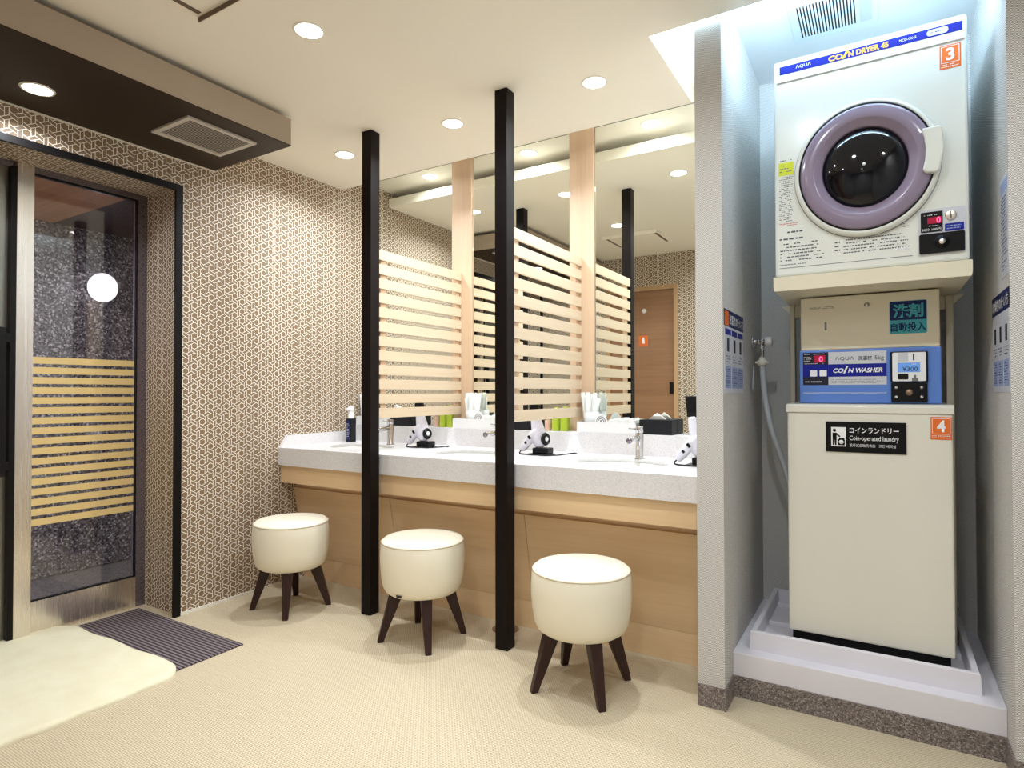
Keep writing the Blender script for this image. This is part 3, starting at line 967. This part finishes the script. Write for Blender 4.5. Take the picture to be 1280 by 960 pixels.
sb = thing('soap_bottle', 'black square foam soap bottle with white pump on the countertop at corner', 'soap bottle', (-2.90, 2.775, CZ))
MB().box(-2.923, -2.877, 2.752, 2.798, CZ, CZ + .150, .004).build('body', M['blackbox'], sb)
lb = MB().box(-2.917, -2.883, 2.7508, 2.7522, CZ + .012, CZ + .138).build('printed_label', M['dnavy'], sb)
smallprint(-2.914, -2.886, CZ + .02, CZ + .12, 9, 2.7505, M['lgrey'], lb)
pm = MB(); pm.lathe([(.019, 0), (.021, .02), (.017, .024), (.014, .050), (.016, .052), (.016, .072), (.010, .078), (0, .078)], 24, Matrix.Translation((-2.90, 2.775, CZ + .1495)), cap=False)
pm.box(-2.91, -2.89, 2.735, 2.775, CZ + .204, CZ + .218, .003)
pm.build('pump', M['white'], sb)


def hair_dryer(x, y, label, cord):
    t = thing('hair_dryer', label, 'hair dryer', (x, y, CZ), 'hair dryers on the countertop')
    Z = CZ
    b = MB()
    b.tube([(x - .005, y, Z + .038), (x - .006, y, Z + .05), (x - .006, y, Z + .075), (x - .012, y, Z + .10), (x - .018, y, Z + .13), (x - .027, y, Z + .165), (x - .033, y, Z + .198), (x - .0345, y, Z + .208)],
           [.018, .033, .041, .039, .033, .028, .0235, .0228], 28)
    b.build('barrel', M['silver'], t)
    hd = MB()
    hd.tube([(x - .010, y - .016, Z + .128), (x - .036, y - .020, Z + .098), (x - .066, y - .022, Z + .060), (x - .092, y - .023, Z + .030), (x - .098, y - .023, Z + .024)], [.018, .0225, .0215, .0185, .014], 20)
    hd = hd.build('handle', M['silver'], t)
    sw = MB(); sw.box(-.010, .010, -.005, .0015, -.006, .006, .001, Matrix.Translation((x - .044, y - .041, Z + .088)) @ Matrix.Rotation(.85, 4, 'Y'))
    sw.box(-.007, .007, -.005, .0015, -.005, .005, .001, Matrix.Translation((x - .066, y - .042, Z + .061)) @ Matrix.Rotation(.85, 4, 'Y'))
    sw.build('switch', M['black'], hd)
    ring = MB().lathe([(.0, 0), (.030, 0), (.032, .006), (.027, .014), (.013, .012), (.013, .0125), (0, .0125)], 32,
                      Matrix.Translation((x + .028, y - .014, Z + .080)) @ Vector((1, -.20, .08)).to_track_quat('Z', 'Y').to_matrix().to_4x4(), cap=False)
    ring = ring.build('air_intake', M['black'], t)
    MB().lathe([(0, 0.0128), (.0125, .0128), (.010, .016), (0, .017)], 24,
               Matrix.Translation((x + .028, y - .014, Z + .080)) @ Vector((1, -.20, .08)).to_track_quat('Z', 'Y').to_matrix().to_4x4(), cap=False).build('hub', M['white'], ring)
    nz = MB()
    b2 = bmesh.new()
    def sq(cx, cz, w_, d_): return [b2.verts.new((cx + i * w_, y + j * d_, cz)) for i, j in ((-1, -1), (1, -1), (1, 1), (-1, 1))]
    q = [sq(x - .0345, Z + .206, .022, .020), sq(x - .035, Z + .225, .024, .016), sq(x - .042, Z + .296, .026, .007)]
    b2.faces.new(q[0][::-1]); b2.faces.new(q[2])
    for a, c_ in zip(q, q[1:]):
        for i in range(4): b2.faces.new((a[i], a[(i + 1) % 4], c_[(i + 1) % 4], c_[i]))
    bmesh.ops.recalc_face_normals(b2, faces=b2.faces)
    bmesh.ops.bevel(b2, geom=b2.edges[:], offset=.002, segments=1, affect='EDGES')
    nz._add(b2); nz.build('nozzle', M['black'], t)
    st = MB(); st.box(x - .062, x + .060, y - .042, y + .042, Z, Z + .006, .002); st.box(x - .035, x + .055, y - .032, y + .032, Z + .006, Z + .036, .006)
    st.build('rest', M['black'], t)
    pts = [(x - .098, y - .023, Z + .024), (x - .110, y - .024, Z + .010)] + [(x + dx, y + dy, Z + .0045) for dx, dy in cord]
    # smooth the cord
    def cr(p0, p1, p2, p3, t_): return tuple(.5 * ((2 * b_) + (-a + c_) * t_ + (2 * a - 5 * b_ + 4 * c_ - d_) * t_ ** 2 + (-a + 3 * b_ - 3 * c_ + d_) * t_ ** 3) for a, b_, c_, d_ in zip(p0, p1, p2, p3))
    sm_ = []
    for i in range(len(pts) - 1):
        p0, p1, p2, p3 = pts[max(0, i - 1)], pts[i], pts[i + 1], pts[min(len(pts) - 1, i + 2)]
        for k in range(6):
            q_ = cr(p0, p1, p2, p3, k / 6); sm_.append((q_[0], q_[1], max(q_[2], Z + .0038)))
    sm_.append(pts[-1])
    MB().tube(sm_, .0033, 10).build('power_cord', M['rubber'], t)
    return t


hair_dryer(-1.465, 2.68, 'white hair dryer resting nozzle up beside second black post', [(-.098, -.040), (-.06, -.055), (.0, -.06), (.06, -.062), (.10, -.02), (.115, .06), (.125, .12), (.15, .10)])
hair_dryer(-2.235, 2.70, 'white hair dryer resting nozzle up behind first slatted screen', [(-.098, -.042), (-.05, -.06), (.02, -.055), (.08, -.02), (.09, .06), (.10, .10), (.115, .06)])
hair_dryer(-.655, 2.615, 'white hair dryer resting nozzle up, half hidden by woven pier', [(-.098, -.036), (-.06, -.055), (.0, -.058), (.04, -.056)])

# ------------------------------------------------------------------ LAUNDRY: PAN
pan = thing('drip_pan', 'white plastic washer drip pan on the raised platform', 'drip pan', (-.085, 2.66, .158))
px0, px1, py0, py1, pz0, pz1 = -.426, .257, 2.372, 2.955, .158, .2235
b = MB(); bm = b.bm
loops = []
for ins, z in ((0, pz0), (.004, pz1 - .003), (.006, pz1), (.020, pz1), (.023, pz1 - .003), (.028, pz0 + .016)):
    loops.append([bm.verts.new((x, y, z)) for x, y in ((px0 + ins, py0 + ins), (px1 - ins, py0 + ins), (px1 - ins, py1 - ins), (px0 + ins, py1 - ins))])
for a, c_ in zip(loops, loops[1:]):
    for i in range(4): bm.faces.new((a[i], a[(i + 1) % 4], c_[(i + 1) % 4], c_[i]))
bm.faces.new(loops[-1]); bm.faces.new(loops[0][::-1])
bmesh.ops.recalc_face_normals(bm, faces=bm.faces)
b.build('pan_body', M['panwhite'], pan)
for y in (2.62, 2.86):
    MB().box(px0 + .03, px0 + .15, y - .012, y + .012, pz0 + .014, pz0 + .034, .005).build('rib', M['panwhite'], pan)
MB().box(px1 - .075, px1 - .03, 2.61, 2.634, pz0 + .014, pz0 + .034, .005).build('rib', M['panwhite'], pan)

# ------------------------------------------------------------------ LAUNDRY: WASHER
W = thing('washing_machine', 'cream coin operated washing machine standing in the drip pan', 'washing machine', (-.052, 2.7, .175))
wf, wx0, wx1 = 2.45, -.301, .197
MB().box(wx0, wx1, wf, 2.925, .228, 1.028, .006).build('body', M['cream'], W)
MB().prism([(wf - .004, 1.0275), (wf - .004, 1.050), (wf + .006, 1.058), (2.925, 1.064), (2.925, 1.0275)], wx0 - .004, wx1 + .004, 'X', .002).build('top_lid', M['cream'], W)
MB().box(wx0 + .012, wx1 - .012, wf + .012, 2.90, .190, .228).build('base', M['black'], W)
for fx in (wx0 + .03, wx1 - .065):
    for fy in (wf + .014, 2.86): MB().box(fx, fx + .035, fy, fy + .03, .1735, .192, .003).build('foot', M['rubber'], W)
cb = MB().box(-.267, .174, 2.53, 2.74, 1.060, 1.2585, .004).build('control_panel', M['pblue'], W)
db = MB().box(-.262, .171, 2.53, 2.74, 1.2585, 1.455, .004).build('detergent_dispenser', M['beige'], W)
y = 2.53
MB().box(-.255, .014, y - .002, y + .002, 1.095, 1.1005, .001).build('panel_ledge', M['lav'], cb)
dp = plate(-.255, -.170, 1.128, 1.249, y, M['ink'], W, 'display_panel')
plate(-.255, -.170, 1.158, 1.204, y - .001, M['navy'], dp, 'blue_band', .0006)
plate(-.218, -.180, 1.212, 1.238, y - .001, M['led_bg'], dp, 'led_window', .0006)
lettering('0', M['led'], dp, -.200, 1.214, .012, .020, y - .0018)
smallprint(-.250, -.176, 1.240, 1.247, 1, y - .0013, M['lgrey'], dp, seed=5, dash=.006)
smallprint(-.250, -.176, 1.205, 1.211, 1, y - .0013, M['lgrey'], dp, seed=6, dash=.006)
smallprint(-.252, -.225, 1.215, 1.236, 3, y - .0013, M['lgrey'], dp, seed=7, dash=.006)
smallprint(-.248, -.178, 1.134, 1.146, 1, y - .0013, M['lgrey'], dp, seed=8, dash=.007)
for bx_ in (-.231, -.199):
    plate(bx_, bx_ + .024, 1.160, 1.183, y - .001, M['white'], dp, 'push_button', .003, .003)
lp = plate(-.1695, .014, 1.128, 1.249, y, M['lgrey'], W, 'name_plate')
plate(-.1695, .014, 1.158, 1.204, y - .001, M['navy'], lp, 'blue_band', .0006)
lettering('ΛQUΛ', M['ink'], lp, -.147, 1.217, .060, .014, y - .001)
lettering('洗濯機', M['ink'], lp, -.074, 1.216, .044, .016, y - .001, bold=.01)
lettering('5kg', M['ink'], lp, -.022, 1.213, .028, .019, y - .001)
lettering('CO', M['text_w'], lp, -.154, 1.172, .034, .017, y - .0017, shear=.25, bold=.03)
lettering('/', M['text_w'], lp, -.122, 1.170, .017, .026, y - .0017, bold=.025)
lettering('N WASHER', M['text_w'], lp, -.106, 1.172, .108, .017, y - .0017, shear=.25, bold=.03)
smallprint(-.162, .006, 1.132, 1.150, 3, y - .0013, M['grey'], lp, seed=9, dash=.006)
# coin box
cm = MB().box(.025, .135, y - .012, y, 1.137, 1.243, .003).build('coin_mechanism', M['black'], W)
plate(.031, .129, 1.139, 1.239, y - .012, M['white'], cm, 'white_face', .004, .004)
plate(.048, .078, 1.208, 1.238, y - .016, M['lgrey'], cm, 'grey_tab', .001)
plate(.0915, .0955, 1.211, 1.233, y - .016, M['black'], cm, 'coin_slot', .001)
lc = plate(.047, .112, 1.170, 1.203, y - .016, M['lcd'], cm, 'price_display', .001)
lettering('¥300', M['ink'], cm, .061, 1.174, .044, .015, y - .0172)
smallprint(.088, .108, 1.195, 1.200, 1, y - .0174, M['text_w'], cm, seed=3, dash=.004)
plate(.047, .078, 1.145, 1.165, y - .016, M['black'], cm, 'return_cup', .001, .004)
plate(.088, .106, 1.139, 1.150, y - .016, M['grey'], cm, 'return_lever', .003); plate(.094, .100, 1.150, 1.160, y - .016, M['grey'], cm, 'return_lever', .003)
cbx = MB().box(.027, .133, y - .010, y, 1.0655, 1.135, .002).build('cash_box', M['black'], W)
for sx_ in (.042, .116):
    for sz in (1.084, 1.117): MB().lathe([(.0055, 0), (.0055, .002), (.004, .0035), (0, .0038)], 16, Matrix.Translation((sx_, y - .010, sz)) @ Matrix.Rotation(PI / 2, 4, 'X'), cap=False).build('screw', M['chrome'], cbx)
lk = MB().lathe([(.011, 0), (.010, .003), (0, .003)], 24, Matrix.Translation((.080, y - .010, 1.100)) @ Matrix.Rotation(PI / 2, 4, 'X'), cap=False).build('lock', M['disc'], cbx)
# dispenser details
sk = plate(.024, .134, 1.306, 1.421, y, M['teal'], W, 'detergent_sticker', .001, .005)
plate(.025, .133, 1.354, 1.420, y - .001, M['dnavy'], sk, 'dark_field', .0006, .005)
lettering('洗剤', M['teal'], sk, .034, 1.361, .090, .050, y - .0017, bold=.035)
lettering('自動投入', M['dnavy'], sk, .028, 1.313, .103, .032, y - .0011, bold=.02)
lettering('ΛQUΛ', M['ink'], db, -.231, 1.4105, .038, .009, y)
smallprint(-.188, -.144, 1.410, 1.420, 2, y - .0006, M['ink'], db, seed=11, dash=.006)
plate(-.181, -.174, 1.330, 1.362, y, M['grey'], db, 'slot', .001, .003)
MB().lathe([(.009, 0), (.009, .002), (.004, .002), (.004, .003), (0, .003)], 24, Matrix.Translation((-.045, y, 1.416)) @ Matrix.Rotation(PI / 2, 4, 'X'), cap=False).build('lock', M['steel'], db)
# laundry sign
y = wf
sg = MB().box(-.1745, .0685, y - .004, y + .0005, .889, .9965, .001).build('laundry_sign', M['signblack'], W)
pc = plate(-.157, -.111, .909, .977, y - .004, M['text_w'], sg, 'pictogram_field', .0006)
pg = MB()
pg.cyl((-.1465, y - .0052, .9655), (-.1465, y - .0046, .9655), .0055, n=16)
pg.prism([(-.153, .957), (-.140, .957), (-.128, .945), (-.131, .941), (-.140, .949), (-.140, .935), (-.141, .913), (-.1455, .913), (-.1465, .933), (-.148, .913), (-.1525, .913)], y - .0052, y - .0046)
pg.prism([(-.137, .913), (-.137, .934), (-.133, .934), (-.133, .939), (-.116, .939), (-.116, .934), (-.1145, .934), (-.1145, .913)], y - .0052, y - .0046)
pg.build('figure_at_washer', M['signblack'], sg)
MB().cyl((-.1255, y - .0056, .9245), (-.1255, y - .0052, .9245), .0075, n=20).build('drum_window', M['text_w'], sg)
lettering('コインランドリー', M['text_w'], sg, -.100, .957, .147, .020, y - .004, bold=.012)
lettering('Coin-operated laundry', M['text_w'], sg, -.100, .927, .147, .021, y - .004)
lettering('投币式自助洗衣店', M['text_w'], sg, -.100, .909, .078, .011, y - .004)
lettering('코인 세탁실', M['text_w'], sg, -.012, .909, .050, .011, y - .004)


def number_sticker(x0, x1, z0, z1, y, ch, parent):
    s = plate(x0, x1, z0, z1, y, M['orange'], parent, 'number_sticker', .0008)
    fr = MB(); w_ = x1 - x0; a = x0 + .004; b_ = x1 - .004; t_ = z1 - .004; lo = z0 + (z1 - z0) * .24
    for q in ((a, b_, t_ - .0015, t_), (a, b_, lo, lo + .0015), (a, a + .0015, lo, t_), (b_ - .0015, b_, lo, t_)):
        fr.box(q[0], q[1], y - .0014, y - .0008, q[2], q[3])
    fr.build('outline', M['text_w'], s)
    lettering(ch, M['text_w'], s, x0 + w_ * .3, lo + .007, w_ * .4, (t_ - lo) - .013, y - .0008, bold=.03)
    smallprint(x0 + .004, x1 - .004, z0 + .003, lo - .002, 2, y - .0012, M['text_w'], s, seed=ord(ch), dash=.006, fill=.95)
    return s


number_sticker(.136, .194, .943, 1.018, wf, '4', W)

# ------------------------------------------------------------------ LAUNDRY: DRYER ON ITS STAND
D = thing('clothes_dryer', 'cream coin operated tumble dryer mounted above the washing machine', 'dryer', (-.045, 2.62, 1.51))
df, dx0, dx1, dz0, dz1 = 2.34, -.323, .2365, 1.512, 2.284
MB().box(dx0, dx1, df, 2.90, dz0, dz1, .008).build('body', M['cream_w'], D)
y = df
tb = MB().box(dx0 + .010, dx1 - .006, y - .004, y + .002, 2.2055, dz1 - .004, .0015).build('title_strip', M['white'], D)
bl = plate(-.303, .224, 2.2325, 2.2610, y - .004, M['navy'], D, 'blue_band')
yb_ = y - .005
lettering('ΛQUΛ', M['text_w'], bl, -.250, 2.2405, .048, .013, yb_)
lettering('CO', M['orange_y'], bl, -.148, 2.2360, .044, .019, yb_, bold=.04)
lettering('/', M['orange_y'], bl, -.108, 2.2345, .022, .025, yb_, bold=.03)
lettering('N DRYER 45', M['orange_y'], bl, -.088, 2.2360, .116, .019, yb_, bold=.04)
lettering('MCD-CK45', M['text_w'], bl, .058, 2.2420, .046, .008, yb_)
pi_ = plate(.132, .188, 2.2365, 2.2560, yb_, M['lgrey'], bl, 'pale_badge', .0006, .009)
smallprint(.140, .181, 2.242, 2.251, 1, yb_ - .0012, M['navy'], bl, seed=4, dash=.007)
number_sticker(.165, .220, 2.122, 2.197, y, '3', D)
# porthole door
cx, cz = -.0445, 1.849
mt = Matrix.Translation((cx, y, cz)) @ Matrix.Diagonal((1, 1, 1.075, 1)) @ Matrix.Rotation(PI / 2, 4, 'X')
dr = MB().lathe([(.2125, 0), (.2125, .010), (.209, .018), (.202, .022), (.1965, .022), (.1965, .0)], 96, mt, cap=False).build('door', M['cream_w'], D)
MB().lathe([(.214, 0), (.214, .003), (.2125, .003)], 96, mt, cap=False).build('gasket', M['grey'], dr)
MB().lathe([(.1972, .016), (.1972, .0228), (.1925, .0228), (.1925, .016)], 96, mt, cap=False).build('seal_line', M['black'], dr)
MB().lathe([(.1925, .014), (.1925, .022), (.190, .027), (.184, .031), (.152, .034), (.147, .032), (.142, .027), (.128, .022), (.1245, .018), (.124, .010)], 96, mt, cap=False).build('mauve_ring', M['purple'], dr)
MB().lathe([(.124, .010), (.1225, .014), (.110, .026), (.085, .038), (.05, .047), (.02, .050), (0, .0505)], 96, mt, cap=False).build('glass_bowl', M['dglass'], dr)
MB().lathe([(.0045, .0500), (.0045, .0525), (0, .053)], 20, mt, cap=False).build('centre_button', M['white'], dr)
hp = [(.116, 1.932), (.160, 1.934), (.167, 1.925), (.1715, 1.86), (.159, 1.795), (.150, 1.789), (.124, 1.790), (.115, 1.800), (.122, 1.835), (.1235, 1.87), (.120, 1.905), (.113, 1.924)]
MB().prism(hp, y - .046, y - .012, 'Y', .005).build('door_handle', M['cream_w'], dr)
# small print stickers
ys = plate(-.309, -.261, 1.872, 1.9175, y, M['yellow'], D, 'yellow_notice', .0008)
smallprint(-.306, -.264, 1.880, 1.912, 3, y - .0012, M['grey'], ys, seed=21, dash=.01, fill=.4)
smallprint(-.304, -.266, 1.920, 1.930, 1, y - .0005, M['fine'], D, seed=22, dash=.009)
smallprint(-.308, -.262, 1.705, 1.868, 24, y - .0005, M['fine'], D, seed=23, dash=.008, fill=.75)
smallprint(-.308, -.235, 1.690, 1.702, 2, y - .0005, M['red'], D, seed=24, dash=.010)
smallprint(-.308, -.215, 1.660, 1.676, 1, y - .0005, M['fine'], D, seed=25, dash=.014, fill=.6)
smallprint(-.308, -.180, 1.636, 1.652, 1, y - .0005, M['fine'], D, seed=26, dash=.020)
smallprint(-.306, -.160, 1.562, 1.632, 6, y - .0005, M['fine'], D, seed=27, dash=.011, fill=.7)
smallprint(-.134, -.114, 1.565, 1.618, 4, y - .0005, M['fine'], D, seed=28, dash=.02)
smallprint(-.108, .082, 1.568, 1.622, 5, y - .0005, M['fine'], D, seed=29, dash=.009)
smallprint(.048, .090, 1.635, 1.652, 2, y - .0005, M['fine'], D, seed=30, dash=.009)
smallprint(-.308, -.190, 1.549, 1.557, 1, y - .0005, M['fine'], D, seed=31, dash=.008)
plate(-.308, .088, 1.5405, 1.5425, y, M['grey'], D, 'rule_line', .0006)
lettering('4.5kg', M['text_w'], D, .040, 1.558, .042, .018, y - .001, bold=.02)
# coin panel
cp = plate(.104, .226, 1.539, 1.682, y, M['lgrey'], D, 'coin_panel', .004, .006)
yc = y - .004
dsp = plate(.110, .168, 1.609, 1.674, yc, M['black'], cp, 'display', .001, .004)
plate(.128, .165, 1.636, 1.656, yc - .001, M['led_bg'], cp, 'led_window', .0006)
lettering('0', M['led'], cp, .152, 1.637, .010, .018, yc - .0018)
smallprint(.114, .158, 1.660, 1.667, 1, yc - .0014, M['lgrey'], cp, seed=33, dash=.005)
smallprint(.114, .162, 1.626, 1.632, 1, yc - .0014, M['lgrey'], cp, seed=34, dash=.006)
lettering('30分 100円', M['text_w'], cp, .113, 1.613, .050, .009, yc - .0012)
co = MB().lathe([(.0155, 0), (.0155, .003), (.013, .005), (0, .005)], 32, Matrix.Translation((.189, yc, 1.656)) @ Matrix.Rotation(PI / 2, 4, 'X'), cap=False).build('coin_slot_plate', M['steel'], cp)
plate(.1878, .1902, 1.645, 1.668, yc - .005, M['black'], cp, 'coin_slot', .0006)
bs_ = plate(.173, .222, 1.607, 1.631, yc, M['navy'], cp, 'blue_notice', .0008, .002)
smallprint(.178, .219, 1.611, 1.627, 2, yc - .0012, M['lav'], cp, seed=35, dash=.008)
lkp = plate(.1055, .2235, 1.541, 1.604, yc, M['black'], cp, 'lock_plate', .004, .005)
MB().lathe([(.021, 0), (.019, .004), (.010, .005), (.010, .008), (0, .008)], 32, Matrix.Translation((.165, yc - .004, 1.575)) @ Matrix.Rotation(PI / 2, 4, 'X'), cap=False).build('lock_boss', M['black'], cp)
MB().lathe([(.0085, .008), (.0085, .0095), (0, .0095)], 24, Matrix.Translation((.165, yc - .004, 1.575)) @ Matrix.Rotation(PI / 2, 4, 'X'), cap=False).build('key_lock', M['steel'], cp)

# stand: tray, two uprights with gussets
S = thing('dryer_stand', 'beige steel dryer stand with tray and two uprights behind the washing machine', 'stand', (-.045, 2.75, .175))
MB().prism([(dx0 - .006, dz0 - .001), (dx1 + .006, dz0 - .001), (dx1 + .006, 1.472), (dx1 + .002, 1.460), (dx0 - .002, 1.460), (dx0 - .006, 1.472)], 2.335, 2.905, 'Y', .001).build('tray', M['beige'], S)
for xa, xb in ((-.323, -.3065), (.203, .226)):
    MB().box(xa, xb, 2.745, 2.80, .1745, 1.459, .002).build('upright', M['beige'], S)
for xa, s_ in ((-.323, -1), (.226, 1)):
    MB().prism([(xa, 1.459), (xa + s_ * .034, 1.459), (xa, 1.425)], 2.75, 2.79).build('gusset', M['beige'], S)
MB().box(-.316, .224, 2.76, 2.79, 1.41, 1.459).build('crossbar', M['beige'], S)

# tap and hose
T = thing('water_tap', 'chrome washing machine tap with white knob on the niche wall', 'tap', (NX0, 2.745, 1.315))
b = MB(); b.cyl((NX0, 2.745, 1.316), (NX0 + .006, 2.745, 1.316), .026); b.cyl((NX0 + .004, 2.745, 1.316), (NX0 + .045, 2.745, 1.316), .010)
b.lathe([(0, -.02), (.013, -.018), (.014, 0), (.013, .018), (0, .02)], 20, Matrix.Translation((NX0 + .040, 2.745, 1.316)) @ Matrix.Rotation(PI / 2, 4, 'X'), cap=False)
b.cyl((NX0 + .040, 2.745, 1.316), (NX0 + .040, 2.745, 1.245), .0085)
b.build('body', M['chrome'], T)
MB().lathe([(.014, 0), (.018, .003), (.018, .024), (.015, .028), (0, .028)], 20, Matrix.Translation((NX0 + .052, 2.745, 1.316)) @ Matrix.Rotation(PI / 2, 4, 'Y'), cap=False).build('knob', M['tapwhite'], T)
Hs = thing('water_hose', 'pale grey water hose hanging from the tap towards the washing machine', 'hose', (NX0 + .04, 2.745, 1.25))
hx = NX0 + .040
b = MB(); b.lathe([(.016, 0), (.020, .003), (.020, .022), (.012, .026), (.012, .034)], 20, Matrix.Translation((hx, 2.745, 1.214)))
b.box(hx - .027, hx + .027, 2.733, 2.757, 1.2225, 1.2325, .002)
b.build('coupling', M['cream'], Hs)
hp = []
ctrl = [(hx, 2.745, 1.216), (hx + .003, 2.745, 1.16), (hx + .010, 2.75, 1.08), (hx + .025, 2.755, .98), (hx + .055, 2.765, .87), (hx + .088, 2.775, .76), (hx + .108, 2.785, .66), (hx + .112, 2.80, .50)]
for i in range(len(ctrl) - 1):
    p0, p1, p2, p3 = ctrl[max(0, i - 1)], ctrl[i], ctrl[i + 1], ctrl[min(len(ctrl) - 1, i + 2)]
    for k in range(6):
        t_ = k / 6
        hp.append(tuple(.5 * ((2 * b_) + (-a + c_) * t_ + (2 * a - 5 * b_ + 4 * c_ - d_) * t_ ** 2 + (-a + 3 * b_ - 3 * c_ + d_) * t_ ** 3) for a, b_, c_, d_ in zip(p0, p1, p2, p3)))
hp.append(ctrl[-1])
MB().tube(hp, .0115, 16).build('hose_tube', M['hose'], Hs)
tagm = MB(); tagm.prism([(2.700, 1.21), (2.722, 1.185), (2.700, 1.105), (2.672, 1.120)], NX0 + .012, NX0 + .0135, 'X')
tagm.build('paper_tag', M['paper_w'], Hs)

# posters on the niche side walls
def poster(plane, sgn, y0, y1, z0, z1, label, orange=False, small=False):
    """sgn +1: faces +X, reading along +Y; -1: faces -X, reading along -Y"""
    face = '+X' if sgn > 0 else '-X'
    o = MB(); o.box(min(plane, plane + sgn * .0012), max(plane, plane + sgn * .0012), y0, y1, z0, z1)
    o = tag(o.build('notice_poster', M['paper_w']), label, 'poster', 'laundry notices')
    a, b_ = (y0, y1) if sgn > 0 else (y1, y0)
    L_, H_ = y1 - y0, z1 - z0
    def patch(u0, u1, v0, v1, m, name, lift=.0016):
        ya, yb2 = (a + sgn * u0 * L_, a + sgn * u1 * L_)
        mb = MB(); mb.box(min(plane, plane + sgn * lift), max(plane, plane + sgn * lift), min(ya, yb2), max(ya, yb2), z0 + v0 * H_, z0 + v1 * H_)
        return mb.build(name, m, o)
    pl = plane + sgn * .0019
    if small:
        patch(.04, .96, .83, .95, M['lav'], 'header')
        smallprint(a + sgn * .06 * L_, a + sgn * .06 * L_ + .86 * L_, z0 + .06 * H_, z0 + .80 * H_, 20, pl, M['dnavy'], o, face=face, seed=41, dash=.02)
        return o
    hd = patch(.0, 1.0, .80, 1.0, M['dnavy'], 'header')
    t0 = .04
    if orange:
        patch(.02, .20, .81, .98, M['orange'], 'orange_square', .002); t0 = .23
    ttl = '洗濯機の使い方' if sgn > 0 else '乾燥機の使い方'
    lettering(ttl, M['text_w'], hd, a + sgn * t0 * L_, z0 + .835 * H_, (.97 - t0) * L_, .12 * H_, plane + sgn * .0017, face, bold=.01)
    for k in range(3):
        u = .04 + k * .325
        patch(u, u + .28, .70, .77, M['navy'] if sgn > 0 else M['paper_w'], 'step_label')
        patch(u + .09, u + .19, .50, .66, M['ink'], 'step_picture')
        smallprint(a + sgn * (u + .02) * L_, a + sgn * (u + .02) * L_ + .24 * L_, z0 + .36 * H_, z0 + .46 * H_, 3, pl, M['ink'], o, face=face, seed=50 + k, dash=.01)
        patch(u, u + .28, .06, .32, M['lav'], 'text_block')
        smallprint(a + sgn * (u + .01) * L_, a + sgn * (u + .01) * L_ + .26 * L_, z0 + .08 * H_, z0 + .30 * H_, 8, pl, M['ink'], o, face=face, seed=60 + k, dash=.01, fill=.6)
    return o


poster(NX0, 1, 2.205, 2.545, 1.098, 1.398, 'laundry instruction poster with orange square on niche wall beside the tap', True)
poster(NX1, -1, 2.19, 2.495, 1.10, 1.40, 'laundry instruction poster with navy header on niche wall right of washing machine')
poster(NX1, -1, 2.19, 2.31, 1.437, 1.732, 'pale blue printed notice on niche wall beside the dryer, above navy headed poster', small=True)
